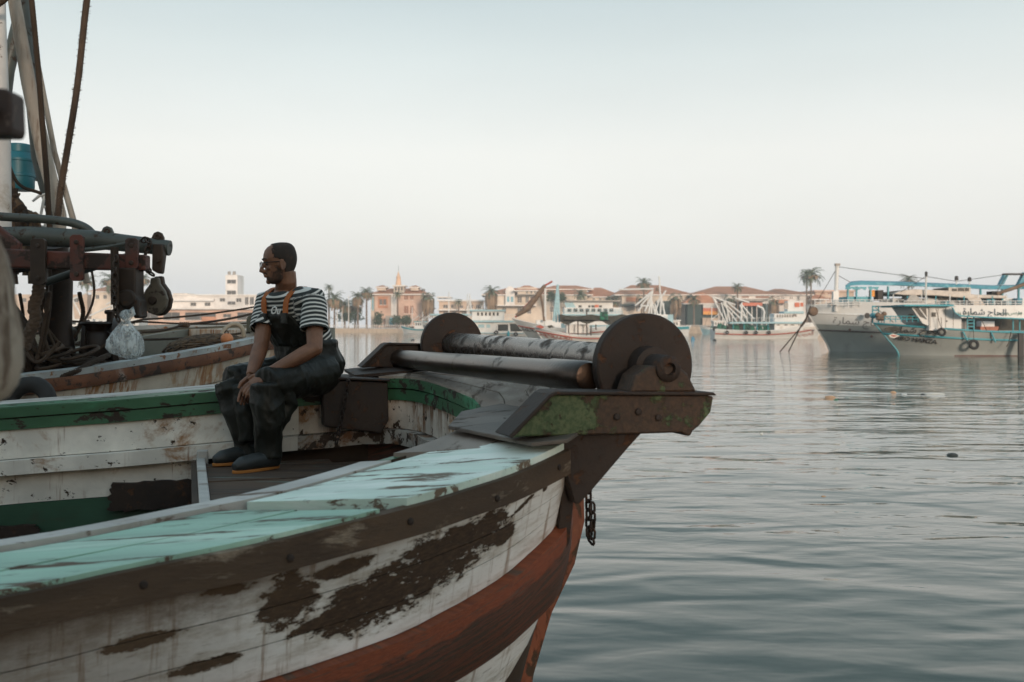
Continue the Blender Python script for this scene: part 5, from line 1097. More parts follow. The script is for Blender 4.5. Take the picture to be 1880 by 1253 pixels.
palm(205, 514, 305, 'palm seen under the grey pipe beside the hanging housing', 0, .4, 22); palm(160, 516, 320, 'palm seen between the red beam plates', 0, .4, 17); palm(262, 512, 305, 'palm half hidden behind the pear-shaped pulley', 0, .5, 16)
# leafy clumps
leafm = NT('hedge_leaves'); _v = leafm.tc.outputs['Object']; lfm = leafm.set(leafm.mix(leafm.step(leafm.noise(_v, .9, 3, .6), .3, .7), (.030, .052, .028), (.075, .105, .055)), .8)
def shrub(px, py, rx, ry, d, label, name='shrub', cat='shrub', n=380, seed=0):
    c = P(px, py, d); root = thing(name, label, cat, (c.x, d, 1.25)); rg = random.Random(seed + int(px)); m = MB(); k = d / F
    for _ in range(n):
        q = V((rg.gauss(0, 1), rg.gauss(0, 1), rg.gauss(0, 1))).normalized() * rg.random() ** .55; b_ = mnoise.noise(q * 2.2 + V((px, 0, 0)))
        p = c + V((q.x * rx * k, q.y * rx * k * .6, q.z * ry * k)) * (1 + .75 * b_); u = V((rg.uniform(-1, 1), rg.uniform(-1, 1), rg.uniform(-1, 1))).normalized() * .32; w = u.orthogonal().normalized() * .26; m.add([p - u, p + w, p + u, p - w], [(0, 1, 2, 3)])
    m.build('crown', lfm, root); MB().tube([V((c.x, d, 1.2)), c], [.16, .08], 6).build('trunk', trunkm, root)
shrub(695, 586, 9, 14, 313, 'dark bush left of the kiosk on the shore'); shrub(728, 588, 11, 9, 312, 'clipped hedge under the salmon house'); shrub(746, 588, 10, 9, 312.5, 'hedge right of the clipped one under the salmon house')
shrub(1012, 544, 11, 10, 335, 'round dark tree in front of the cream villa', 'tree', 'tree'); shrub(1030, 547, 11, 9, 337, 'second round tree beside the villa boom', 'tree', 'tree'); shrub(1590, 560, 14, 14, 335, 'dark tree behind the white rails of the big trawler', 'tree', 'tree')
shrub(640, 582, 26, 11, 318, 'low dark undergrowth below the palm grove', 'shrub', 'shrub', 700)
# grove fence posts and pale trunks
fg = thing('promenade_fence', 'pale fence of thin posts along the palm grove', 'fence', (-50, 309.6, 1.4))
for k in range(46): MB().tube([P(606 + k * 3.9, 606, 309.4) , P(606 + k * 3.9, 596.5 + rnd.uniform(-.4, .4), 309.4)], .07, 5).build('post', trimw, fg)
MB().tube([P(604, 598, 309.4), P(788, 598, 309.4)], .05, 5).build('top_rail', trimw, fg)
for i, (x, y) in enumerate(((619, 552), (640, 543), (628, 566))): tag(MB().tube([P(x, 600, 311), P(x, y, 311)], [.14, .08], 6).build('lamp_post', trimw), ('pale post left of the tall one in the grove', 'tallest pale post in the palm grove', 'shortest pale post in the palm grove')[i], 'post')
MB().pbox(1248, 597, 1306, 599.5, 300, 8).build('slab', concr, (pier := thing('pier', 'short stone pier beyond the tall roller disc', 'pier', P(1278, 612, 302)))); MB().pbox(1249, 600, 1304, 612.2, 300.4, 7).build('wall', stonew, pier)
for k in range(12): MB().pbox(1249.5 + k * 4.6, 600.5, 1253.6 + k * 4.6, 611.5, 300.2, .3).build('stone', stonew, pier)
# ---------------------------------------------------------------- moored boats
bw = worn('boat_white_paint', (.62, .63, .62), (.40, .33, .27), .64, .9, (1, 1, .5), (0, 0, 0), .08, (.50, .48, .45), .55, .5, .1, .5, 0, 0.1, 4)
bgrey = worn('trawler_grey_paint', (.30, .325, .315), (.19, .14, .11), .66, 1.2, (1, 1, .6), (0, 0, 0), .08, (.25, .27, .26), .5, .6, .12, .5, 0, .1, 4)
bcyan = plain('cyan_trim_paint', (.035, .27, .33), .5); bred = plain('red_stripe_paint', (.34, .065, .04), .6); bboot = plain('oxide_boot_top', (.10, .045, .035), .7); bblue = worn('blue_tarpaulin', (.06, .24, .31), (.16, .36, .42), .52, 2.0, vary=.2, rough=.6)
gls = plain('boat_window_glass', (.03, .035, .035), .15); ink = plain('dark_lettering', (.04, .036, .034), .7); inkr = plain('red_lettering', (.36, .08, .05), .7); inkw = plain('pale_lettering', (.62, .60, .55), .7); sandp = plain('buff_cabin_paint', (.50, .45, .40), .6)
greencl = worn('green_net', (.03, .16, .10), (.02, .05, .04), .5, 2.5, vary=.3, rough=.9); dkcl = worn('dark_net_awning', (.055, .052, .042), None, vary=.4, rough=.9); brtarp = worn('brown_furled_sail', (.17, .115, .08), None, vary=.3, rough=.9); bltr = plain('pale_blue_paint', (.30, .47, .52), .6)
def hullbuild(root, xs, xe, d, wl, top_bow, top_mid, rake, beam, mats, dirn, top_stern=None, stripe=None, boot=.25, toe=0.0, bulge=.35):
    """xs: stem at the water, xe: stern (photo bearings); mats: (topsides, upper band, boot)"""
    k = d / F; a = P(xs, wl, d); L = abs(xe - xs) * k; zb = (wl - top_bow) * k; zm = (wl - top_mid) * k; zs = (wl - (top_stern or top_mid)) * k; rk = rake * k
    N = 26; dirv = V((dirn, 0, 0)); yv = V((0, 1, 0))
    def deck(f): return zm + (zb - zm) * max(0, 1 - f / .55) ** 1.8 + (zs - zm) * max(0, (f - .6) / .4) ** 2
    def half(f, z): return beam / 2 * (max(0.0, 1 - (1 - min(1, f / bulge)) ** 2.2)) * (.72 + .28 * min(1, z / max(zm, .1))) * (1 - .18 * max(0, (f - .7) / .3) ** 2)
    def pt(f, zf, sd):
        dz = deck(f); z = -.4 + (dz + .4) * zf; x = L * f - rk * max(0, z / zb) * (1 - f) ** 2; return V((a.x, d, 0)) + dirv * x + yv * (sd * half(f, max(z, 0.02)) + toe * x) + V((0, 0, z))
    fs = [(i / N) ** 1.3 for i in range(N + 1)]
    for sd in (-1, 1):
        zz = [0, .2, .4, .6, .72, .86, 1.0]
        MB().grid([[pt(f, z, sd) for z in zz] for f in fs]).build('hull_side', mats[0], root, True)
        up = MB().grid([[pt(f, z, sd) + V((0, sd * .03, 0)) for z in (.74, .87, 1.0)] for f in fs]).build('upper_band', mats[1], root, True) if mats[1] else None
        rows = [[pt(f, 0, sd) + V((0, sd * .02, .2)), pt(f, 0, sd) + V((0, sd * .02, .4 + boot))] for f in fs]; MB().grid(rows).build('boot_stripe', mats[2], root, True)
        MB().tube([pt(f, 1.0, sd) for f in fs], .07, 6).build('gunwale_rail', mats[3] if len(mats) > 3 else bw, root, True)
        if stripe: MB().tube([pt(f, stripe[0], sd) + V((0, sd * .02, 0)) for f in fs], stripe[2] if len(stripe) > 2 else .06, 6).build('rubbing_strake', stripe[1], root, True)
    MB().grid([[pt(f, .80, -1), pt(f, .80, 1)] for f in fs]).build('deck', concr, root)
    MB().grid([[pt(1, z, -1), pt(1, z, 1)] for z in (0, .5, 1)]).build('transom', mats[0], root)
    MB().tube([pt(0, z, -1) for z in (.0, .3, .6, 1.0)], .06, 6).build('stem', mats[3] if len(mats) > 3 else bw, root, True)
    return pt
def wrap(o, pt, off=.05):
    g = np.array([tuple(pt(f, z, -1)) for f in np.linspace(0, .75, 90) for z in np.linspace(0, 1, 30)])
    for v in o.data.vertices:
        q = (g[:, 0] - v.co.x) ** 2 + (g[:, 2] - v.co.z) ** 2; k = np.argpartition(q, 6)[:6]; w = 1 / (q[k] + 1e-5); v.co.y = float((g[k, 1] * w).sum() / w.sum()) - off
    o.data.update()
def ptyre(root, px, py, d, r): 
    MB().torus(P(px, py, d), (1, 0, 0), (0, .15, 1), r * .72, r * .3, 0, 16, 8).build('tyre_fender', plain('tyre_black', (.02, .02, .02), .8), root, 2); MB().tube([P(px, py, d) + V((0, 0, r)), P(px, py, d) + V((0, .1, r + .7))], .02, 4).build('fender_rope', ropedk, root)
def pwin(root, d, rects, mat=None):
    for (x0, y0, x1, y1) in rects:
        w = MB().pbox(x0, y0, x1, y1, d - .02, .05, .02).build('window', mat or gls, root)
        if x1 - x0 > 4: MB().pbox(x0 - .5, y0 - .6, x1 + .5, y0 - .1, d - .03, .06, .04).build('frame', bw, w)
def rails(root, x0, x1, y0, y1, d, mat, n, rows=2, nm='railing'):
    for k in range(n + 1): x = x0 + (x1 - x0) * k / n; MB().tube([P(x, y1, d), P(x, y0, d)], .03, 5).build('rail_post', mat, root)
    for r in range(rows): y = y0 + (y1 - y0) * r / rows; MB().tube([P(x0, y, d), P(x1, y, d)], .03, 5).build('rail', mat, root)
def spar(root, pts, r, mat, nm='spar'): return MB().tube([P(*q) for q in pts], r, 7).build(nm, mat, root, True)
AR = lambda s: ''.join(chr(c) for c in reversed(s))
SHAMARA = AR([0xFE8D, 0xFEDF, 0xFEA4, 0xFE8E, 0xFE9D, 0x20, 0xFEB7, 0xFEE4, 0xFE8E, 0xFEAD, 0xFE93]); HABIB = AR([0xFE8D, 0xFEDF, 0xFEA4, 0xFE92, 0xFEF4, 0xFE90])
# --- A: big grey trawler
A = thing('trawler', 'big grey trawler with blue canopy and white bow rails, behind the smaller one', 'trawler', P(1700, 646, 79)); d = 78.0
ptA = hullbuild(A, 1527, 1990, 80.5, 647, 576, 588, 45, 6.4, (bgrey, bw, bboot, bw), 1, 590, (.60, plain('dark_strake', (.07, .06, .055), .7), .07), .12)
MB().pbox(1500, 559.5, 1640, 577, 79.6, .12).build('bow_bulwark', bw, A) if 0 else None
for sd in (-1, 1): MB().grid([[ptA(f, 1.0, sd), ptA(f, 1.0, sd) + V((-.06, sd * .1, .62 + .45 * min(1, f / .12)))] for f in [(i / 20) ** 1.3 for i in range(21)]]).build('bow_bulwark', bw, A, True)
rails(A, 1496, 1660, 551, 564, 78.2, bw, 16, 3); rails(A, 1660, 1890, 553, 566, 77.6, bw, 18, 3)
spar(A, [(1535, 572, 79), (1535, 540, 79), (1537, 488, 79)], .16, bw, 'lamp_mast'); MB().pbox(1534, 484, 1543, 488, 78.8, .3).build('lamp_head', concr, A); MB().pbox(1530, 535, 1540, 560, 78.6, .4).build('mast_base', bw, A)
MB().lathe(P(1491, 572, 79.2), (0, -1, 0), [(0, .35), (.3, .4), (.5, .3)], 12).build('bow_roller', brtarp, A)
spar(A, [(1488, 562, 79.2), (1478, 592, 79), (1432, 646, 77.5)], .05, ropedk, 'anchor_line'); spar(A, [(1492, 566, 79.2), (1470, 600, 78.5), (1448, 646, 77.2)], .05, ropedk, 'anchor_line')
# blue tarpaulin canopy over the upper deck, on posts
top = [(1552, 524), (1562, 517), (1580, 515.5), (1650, 517), (1750, 521), (1820, 524), (1900, 523)]
for (dd0, nm) in ((78.6, 'canopy'),):
    rows = [[P(x, y + 8 + .8 * math.sin(x * .3), dd0) for x, y in top], [P(x, y + 2.0 + .5 * math.sin(x * .21), dd0 + .1) for x, y in top], [P(x, y, dd0 + 1.5) for x, y in top], [P(x, y, dd0 + 3.5) for x, y in top], [P(x, y + 8, dd0 + 5) for x, y in top]]
    MB().grid(rows).build(nm, bblue, A, True)
for x in (1556, 1572, 1598, 1630, 1700, 1760, 1800, 1840, 1870): MB().pbox(x, 526, x + 2.4, 552, 78.7, .2).build('canopy_post', bcyan, A)
for x in (1554, 1572, 1594): MB().prism([P(x, 527, 78.65), P(x + 20, 527, 78.65), P(x + 17, 533, 78.65), P(x + 10, 530, 78.65), P(x + 3, 533, 78.65)], (0, .1, 0)).build('arch_trim', bcyan, A)
MB().pbox(1556, 545, 1600, 562, 79, 4).build('deck_house', bcyan, A); MB().pbox(1612, 533, 1622, 552, 79.3, 1).build('gear', ink, A); MB().pbox(1600, 533, 1606, 545, 79.6, .6).build('gear', signm, A)
# cream wheelhouse with swept wings
wh = [P(x, y, 77.9) for x, y in ((1640, 540), (1655, 534), (1680, 531), (1740, 534), (1790, 541), (1850, 543), (1850, 548), (1780, 548), (1720, 543), (1660, 542))]
MB().prism(wh, (0, 4, 0)).build('wheelhouse_roof', sandp, A, bevel=.05); MB().pbox(1742, 528, 1782, 541, 78.5, 3).build('flying_bridge', sandp, A); pwin(A, 78.48, [(1748, 530, 1757, 535), (1759, 529, 1770, 535), (1772, 529, 1779, 535)])
MB().prism([P(x, y, 77.7) for x, y in ((1776, 548), (1800, 548), (1815, 570), (1796, 570), (1786, 558))], (0, .5, 0)).build('swept_wing', sandp, A); MB().prism([P(x, y, 77.7) for x, y in ((1662, 556), (1672, 542), (1682, 542), (1696, 556))], (0, 1.5, 0)).build('canvas_cover', plain('grey_canvas', (.36, .35, .33), .9), A)
MB().pbox(1640, 548, 1890, 572, 79.2, 3).build('deck_house', bw, A); pwin(A, 79.18, [(1724, 546, 1738, 554), (1742, 546, 1756, 554), (1760, 546, 1772, 554), (1700, 558, 1712, 565), (1820, 552, 1830, 560), (1840, 552, 1850, 560)])
spar(A, [(1700, 560, 77.6), (1700, 520, 77.6), (1700.5, 506, 77.6)], .07, bw, 'aerial_mast'); MB().lathe(P(1700.5, 508, 77.6), (0, 0, 1), [(0, .10), (.3, .12), (.4, .04)], 8).build('mast_light', ink, A)
for x, y in ((1756, 515), (1780, 517)): spar(A, [(x, 528, 79), (x, y, 79)], .06, bw, 'aerial'); MB().lathe(P(x, y, 79), (0, 0, 1), [(0, .16), (.3, .14), (.35, .03)], 8).build('horn_light', ink, A)
for pts in ([(1836, 523), (1846, 503), (1853, 503), (1843, 523)], [(1870, 523), (1882, 500), (1890, 500), (1880, 523)]): MB().prism([P(x, y, 79) for x, y in pts], (0, .5, 0)).build('gantry_leg', bblue, A)
MB().pbox(1846, 502, 1900, 505, 78.9, .6).build('gantry_beam', ink, A); spar(A, [(1830, 540, 78.6), (1860, 530, 78.6), (1900, 515, 78.6)], .14, brtarp, 'boom'); MB().pbox(1822, 535, 1840, 552, 78.9, 1).build('net_drum', ink, A)
MB().lathe(P(1592, 580, 79.4 - 1.9), (0, -1, 0), [(0, .22), (.06, .22)], 14).build('hawse_hole', ink, A)
wrap(text(SHAMARA, P(1580, 597, 78.2), .75, plain('faded_lettering', (.15, .145, .14), .7), A, 'faded_name', V((1, 0, -.08)), V((0, 0, 1)), 0), ptA)
# --- B: smaller trawler in front
B = thing('trawler', 'smaller grey trawler with cyan trim lettered ABO HAMZA in front', 'trawler', P(1760, 652, 70)); dB = 67.5
ptB = hullbuild(B, 1655, 2010, 70.0, 652, 594, 610, 50, 5.6, (bgrey, None, bboot, bcyan), 1, 612, (.73, bcyan, .070), .10)
dB = 67.1
MB().pbox(1660, 559.5, 1752, 563, 66.8, 4.4).build('wheelhouse_roof', bcyan, B, bevel=.04); MB().prism([P(x, y, 67.6) for x, y in ((1672, 563), (1706, 563), (1708, 600), (1694, 594))], (0, 3.4, 0)).build('wheelhouse_front', bw, B); MB().pbox(1706, 563, 1765, 607, 67.5, 3.6).build('wheelhouse', bw, B)
MB().prism([P(x, y, 67.57) for x, y in ((1678, 566), (1700, 566), (1702, 586), (1690, 582))], (0, -.03, 0)).build('window', gls, B); MB().tube([P(1686, 564, 67.5), P(1702, 586, 67.5)], .06, 6).build('window_bar', bw, B); pwin(B, 67.5, [(1710, 574, 1718, 582)])
for x in (1707.5, 1722, 1736, 1750): MB().pbox(x, 566, x + .7, 604, 67.47, .05).build('door_frame', concr, B)
MB().lathe(P(1738, 590, 67.45), (0, -1, 0), [(0, .05), (.05, .05)], 8).build('door_knob', ink, B)
bn_ = [P(x, y, 66.6) for x, y in ((1748, 564), (1900, 562), (1900, 586), (1800, 582), (1762, 580), (1752, 574))]; MB().prism(bn_, (0, .15, 0)).build('banner_board', bw, B); MB().tube([P(1749, 565, 66.55), P(1753, 574, 66.55), P(1763, 580.5, 66.55), P(1800, 582.5, 66.55), P(1900, 587, 66.55)], .05, 6).build('banner_edge', bcyan, B)
text(SHAMARA, P(1808, 579, 66.57), .62, plain('navy_lettering', (.03, .06, .09), .7), B, 'banner_name', V((1, 0, -.03)), V((0, 0, 1)), .004, 0, .006)
for (x, w) in ((1760, 7), (1776, 14), (1838, 15), (1864, 10), (1872, 5)): text(AR([0xFEE3, 0xFEAE, 0xFEB3, 0xFEF0]) if w > 9 else AR([0xFE91, 0xFEAA]), P(x, 577.5, 66.57), .40, plain('green_lettering', (.10, .20, .17), .7), B, 'banner_word', V((1, 0, -.03)))
MB().pbox(1765, 584, 1900, 607, 69.2, .3).build('deck_shade', dkcl, B); MB().pbox(1764, 590, 1778, 606, 68.2, 1).build('locker', concr, B); MB().pbox(1802, 590, 1826, 600, 68.4, 1).build('gear_pile', bw, B); MB().pbox(1800, 600, 1834, 609, 68, 1).build('fish_crates', plain('faded_red_crates', (.36, .15, .10), .8), B)  # first piece: dark upright sheet imitating the shade under the banner
for x in (1776, 1788, 1860, 1872): MB().tube([P(x, 608, 67.3), P(x, 582, 67.3)], .05, 6).build('post', bcyan, B)
for y in (588, 594, 600): MB().tube([P(1776, y, 67.3), P(1788, y, 67.3)], .04, 6).build('rung', bcyan, B)
rails(B, 1624, 1706, 581, 592, 67.7, bcyan, 8, 2); 
for x in (1602, 1613): MB().tube([P(x, 594, 69.4), P(x, 562, 69.4)], .05, 6).build('bow_post', bcyan, B)
for y in (563, 570): MB().tube([P(1601, y, 69.4), P(1614, y, 69.4)], .05, 6).build('bow_bar', bcyan, B)
MB().lathe(P(1602, 580, 69.4), (0, -1, 0), [(0, .2), (.4, .2)], 10).build('fairlead', bcyan, B)
for (x, y, r) in ((1617, 583, .34), (1672, 583, .32), (1612, 578, .22), (1623, 576, .2)): MB().lathe(P(x, y, 68.4) - V((0, 0, r * .7)), (0, 0, 1), [(0, r * .6), (r * .3, r), (r * .9, r * .9), (r * 1.4, r * .3)], 10).build('rope_coil', brtarp, B, True)
for (x0, y0, x1, y1) in ((1768, 609, 1776, 625), (1820, 611, 1828, 629)): MB().tube([P(x0, y0, 67.15), P(x1, y1, 67.15)], .06, 6).build('rail_stay', bcyan, B)
wrap(text('ABO HAMZA', P(1690, 628.4, 68), .40, ink, B, 'hull_name', V((1, 0, -.125)), V((0, 0, 1)), 0, -.12, .008), ptB, .12); wrap(text('ABO HAMZA', P(1690.6, 628.8, 68), .40, inkw, B, 'hull_name_shadow', V((1, 0, -.125)), V((0, 0, 1)), 0, -.12, .008), ptB, .08); wrap(text(SHAMARA, P(1686, 612.0, 68), .56, ink, B, 'hull_name', V((1, 0, -.06)), V((0, 0, 1)), 0, 0, .008), ptB, .12); wrap(text(SHAMARA, P(1686.7, 612.5, 68), .56, inkw, B, 'hull_name_shadow', V((1, 0, -.06)), V((0, 0, 1)), 0, 0, .008), ptB, .08)
MB().prism([P(x, y, 68.35) for x, y in ((1622, 605), (1632, 600), (1648, 601), (1656, 606), (1644, 609), (1630, 608))], (0, .1, 0)).build('eye_emblem', dkcl, B); MB().prism([P(x, y, 68.6) for x, y in ((1632, 616), (1640, 613), (1652, 617), (1642, 621), (1635, 620))], (0, .05, 0)).build('fish_emblem', inkw, B); MB().prism([P(x, y, 68.58) for x, y in ((1635, 616.5), (1640, 615), (1648, 617.2), (1641, 619.2))], (0, .01, 0)).build('fish_emblem_core', bred, B)
ptyre(B, 1729, 610, 66.95, .30); ptyre(B, 1788, 633, 66.9, .36); spar(B, [(1728, 604, 66.95), (1718, 566, 67.1)], .02, ropedk, 'fender_line'); spar(B, [(1848, 637, 66.9), (1852, 630, 66.9), (1856, 610, 66.9)], .03, ropedk, 'loose_line'); MB().pbox(1871, 612, 1880, 655, 66.7, .2).build('rudder_post', ink, B)
# --- C: white boat with green nets
C = thing('fishing_boat', 'white fishing boat with green nets and a red hull line before the orange sign', 'fishing boat', P(1400, 622, 166)); dC = 163.6
ptC = hullbuild(C, 1498, 1308, 166, 621.5, 586, 607, 26, 5.6, (bw, bw, plain('grey_boot', (.30, .29, .27), .7), bw), -1, 604, (.62, bred, .11), .06)
MB().pbox(1422, 593, 1500, 606, 163.9, 3.6).build('deck_house', bw, C); pwin(C, 163.88, [(1426, 596, 1432, 598), (1440, 596, 1446, 598), (1452, 596, 1458, 598), (1466, 596, 1472, 598)]); MB().pbox(1340, 591.5, 1478, 594.5, 163.4, 4.4).build('awning_roof', bltr, C)
for x in (1346, 1366, 1390, 1410): MB().tube([P(x, 607, 163.6), P(x, 594, 163.6)], .07, 5).build('awning_post', bcyan, C)
MB().pbox(1421, 576, 1480, 592, 164.2, 3).build('wheelhouse', bw, C, bevel=.1); pwin(C, 164.18, [(1426 + 4.6 * k, 578, 1429 + 4.6 * k, 583) for k in range(7)] + [(1456, 577, 1463, 582)]); MB().pbox(1440, 572, 1476, 576, 164, 3.4).build('wheelhouse_roof', bltr, C); MB().pbox(1446, 553, 1474, 572, 164.6, 2).build('upper_bridge', bw, C); MB().pbox(1459, 556, 1468, 564, 164.5, .2).build('orange_panel', signr, C); MB().pbox(1470, 556, 1475, 563, 164.5, .2).build('orange_panel', signr, C); MB().pbox(1440, 556, 1447, 568, 164.5, .2).build('arch_door', concr, C)
rails(C, 1345, 1440, 584, 592, 163.6, bw, 14, 1)
for pts in ([(1333, 595), (1308, 545), (1316, 556)], [(1331, 552), (1340, 590)], [(1328, 555), (1366, 592)], [(1328, 558), (1352, 590)], [(1336, 556), (1368, 582)], [(1324, 556), (1336, 594)], [(1362, 556), (1360, 590)], [(1360, 558), (1384, 586)], [(1358, 560), (1372, 588)], [(1310, 546), (1350, 560)], [(1350, 548), (1376, 556)]): spar(C, [(x, y, 164.5) for x, y in pts], .13, bw, 'derrick_spar')
spar(C, [(1390, 562, 164), (1400, 566, 164), (1403, 572, 164), (1402, 590, 164)], .18, bw, 'davit')
nets = MB(); rg = random.Random(2)
for k in range(9):
    c = P(1312 + 8 * k + rg.uniform(-3, 3), 603 + rg.uniform(-3, 1), 164.6); r = rg.uniform(.45, .8); MB().lathe(c - V((0, 0, r)), (rg.uniform(-.3, .3), 0, 1), [(r * (1 - math.cos(q)), r * math.sin(q) * rg.uniform(.8, 1.2)) for q in np.linspace(.1, 3.0, 8)], 12).build('net_bundle', greencl if k % 3 else dkcl, C, True)
for k in range(5): MB().lathe(P(1352 + 14 * k, 604, 164.3) - V((0, 0, .6)), (0, 0, 1), [(0, .5), (.4, .6), (.9, .45), (1.2, .2)], 10).build('net_bundle', greencl, C, True)
MB().torus(P(1399, 603, 163.7), (1, 0, 0), (0, 0, 1), .35, .13, 0, 16, 8).build('net_hoop', greencl, C, 2)
for x in (1335, 1370, 1388, 1412): ptyre(C, x, 611, 163.0, .30)
wrap(text(HABIB, P(1483, 616.5, 163.2), 1.0, inkr, C, 'hull_name', V((1, 0, .06)), V((0, 0, 1)), 0), ptC, .1); MB().prism([P(x, y, 163.5) for x, y in ((1476, 602), (1500, 599), (1502, 604), (1476, 606))], (0, .1, 0)).build('bow_panel', sandp, C)
# --- D: white boat with red line and red lettering
Dd = thing('fishing_boat', 'white boat with red gunwale line and red lettering behind the rollers', 'fishing boat', P(1060, 632, 118)); dD = 116
ptDd = hullbuild(Dd, 1001, 1150, 118, 631.5, 601, 618, 21, 5.2, (bw, bw, plain('grey_boot2', (.25, .26, .25), .7), bw), 1, 612, (.80, bred, .09), .10)
wrap(text(HABIB, P(1026, 622.5, 115.9), 1.1, inkr, Dd, 'hull_name', V((1, 0, -.12)), V((0, 0, 1)), 0), ptDd, .1); wrap(text(AR([0xFEE3, 0xFEA4, 0xFEE4, 0xFEAA]), P(1003, 617, 116.6), .8, inkr, Dd, 'hull_name', V((1, 0, -.12)), V((0, 0, 1)), 0), ptDd, .1)
MB().prism([P(x, y, 116.6) for x, y in ((983, 600), (992, 597), (1000, 601), (994, 604))], (0, .1, 0)).build('bow_emblem', bred, Dd); MB().prism([P(x, y, 116.2) for x, y in ((1004, 599), (1012, 597), (1018, 601), (1008, 603))], (0, .1, 0)).build('bow_emblem', dkcl, Dd)
MB().pbox(1040, 596, 1082, 612, 117, 3).build('deck_house', bw, Dd); MB().pbox(1034, 588, 1120, 590, 115.5, 4).build('net_awning_frame', concr, Dd)
aw = [[P(x, 577 + 4.5 * abs(math.sin((x - 1028) * .055)) + (0 if j == 0 else 1.5), 115.5 + 4 * j) for x in range(1028, 1182, 6)] for j in (0, 1)]; MB().grid([aw[0], [p - V((0, 0, .8 + .25 * math.sin(i * .9))) for i, p in enumerate(aw[0])]]).build('net_awning', dkcl, Dd, True); MB().grid(aw).build('net_awning', dkcl, Dd, True)
MB().pbox(1102, 573, 1116, 588, 115.3, .4).build('green_bundle', greencl, Dd)
for (x, y0, y1) in ((1044, 592, 622), (1061, 588, 620), (1077, 570, 620), (1085, 598, 622), (1094, 596, 606)): spar(Dd, [(x, y1, 115.8), (x, y0, 115.8)], .08, plain('dark_pole', (.10, .08, .07), .8), 'deck_pole')
for pts in ([(1024, 523), (1027, 592)], [(1024, 523), (1016, 590)], [(1024, 524), (1021, 592)], [(1018, 555), (1027, 555)]): spar(Dd, [(x, y, 117) for x, y in pts], .14, bltr, 'mast_leg')
spar(Dd, [(1001, 530, 118), (1001, 582, 118)], .13, bw, 'mast')
# --- E: boat alongside, with the brown furled boom
E_ = thing('fishing_boat', 'white boat with a brown furled sail on its slanting boom', 'fishing boat', P(1000, 628, 132)); ptE_ = hullbuild(E_, 975, 1110, 132, 627.7, 586, 604, 34, 5.0, (bw, bw, bboot, bw), 1, 600, (.74, bred, .09), .10)
MB().tube([P(948, 580, 130), P(968, 567, 130), P(985, 546, 130), P(998, 528, 130), P(1001, 524, 130)], [.25, .42, .36, .28, .2], 10).build('furled_sail', brtarp, E_, True); spar(E_, [(946, 583, 130), (1000, 525, 130.2), (1014, 517, 130.2)], .13, bred, 'boom'); spar(E_, [(990, 530, 130), (996, 560, 130), (999, 590, 130)], .16, brtarp, 'net_tail')
wrap(text(AR([0xFEE3, 0xFEA4, 0xFEE4, 0xFEAA]), P(972, 609, 129.5), 1.1, ink, E_, 'hull_name', V((1, 0, -.15)), V((0, 0, 1)), 0), ptE_, .1); spar(E_, [(1001, 530, 131), (1001, 600, 131)], .14, bw, 'mast'); MB().pbox(985, 588, 1030, 604, 131, 3).build('deck_house', bw, E_)
# --- F: white passenger launch with blue trim
Fb = thing('passenger_launch', 'white double-decked launch with blue trim behind the far roller disc', 'passenger boat', P(930, 622, 150)); dF = 148
hullbuild(Fb, 838, 995, 150, 624, 608, 612, 6, 5.0, (bw, None, bboot, bltr), 1, 612, (.55, bltr, .10), .06)
MB().pbox(848, 592, 940, 612, 147.6, 4.6).build('cabin', bw, Fb, bevel=.1); MB().prism([P(x, y, 147.4) for x, y in ((905, 592), (950, 592), (962, 611), (905, 612))], (0, 4.8, 0)).build('front_cabin', bw, Fb); MB().prism([P(x, y, 147.38) for x, y in ((936, 594.5), (948, 594.5), (959, 609), (937, 609))], (0, -.04, 0)).build('window', gls, Fb); pwin(Fb, 147.38, [(914, 596, 933, 608)]); pwin(Fb, 147.6, [(878, 596, 889, 602), (893, 596, 900, 602), (864, 596, 874, 602), (907, 595, 911, 606)], bltr)
MB().pbox(842, 589, 955, 592, 147, 5.6).build('upper_deck', bltr, Fb); MB().pbox(866, 571, 926, 589, 148, 4).build('upper_cabin', bw, Fb, bevel=.08); MB().pbox(862, 569, 928, 571.5, 147.5, 5).build('cabin_roof', bltr, Fb); pwin(Fb, 147.98, [(876 + 7.2 * k, 574, 879.5 + 7.2 * k, 580) for k in range(6)]); rails(Fb, 926, 950, 578, 589, 147.4, bw, 5, 2)
for x, y in ((911, 611), (947, 614)): ptyre(Fb, x, y, 147.2, .32)
MB().lathe(P(933.5, 619, 147.1), (0, 0, 1), [(0, .12), (.1, .2), (.7, .16), (.9, .05)], 8).build('blue_fender', bcyan, Fb); rails(Fb, 880, 965, 619, 623, 147, brtarp, 14, 1)
spar(Fb, [(866, 580, 149), (862, 540, 149)], .1, bw, 'mast')
# --- G: far boats left of the launch
Gg = thing('fishing_boat', 'small grey boat with white cabin moored bow-on by the sea wall', 'fishing boat', P(800, 606, 250)); hullbuild(Gg, 782, 862, 250, 614.6, 590, 598, 9, 5.4, (plain('slate_paint', (.16, .18, .19), .6), bw, bboot, bw), 1, 598, None, .06)
MB().pbox(796, 580, 862, 594, 248, 4).build('cabin', bw, Gg); pwin(Gg, 247.98, [(802, 584, 810, 588), (816, 584, 824, 588), (830, 584, 838, 588)]); MB().pbox(790, 576.5, 866, 579.5, 247, 6).build('roof', bltr, Gg); spar(Gg, [(766, 590, 248), (780, 580, 248), (800, 566, 248)], .12, brtarp, 'boom'); rails(Gg, 770, 796, 582, 592, 247.5, bw, 5, 2); spar(Gg, [(824, 578, 249), (824, 536, 249)], .12, bw, 'mast'); spar(Gg, [(858, 578, 249), (858, 540, 249)], .12, bw, 'mast'); spar(Gg, [(824, 552, 249), (858, 552, 249)], .06, bw, 'yard')
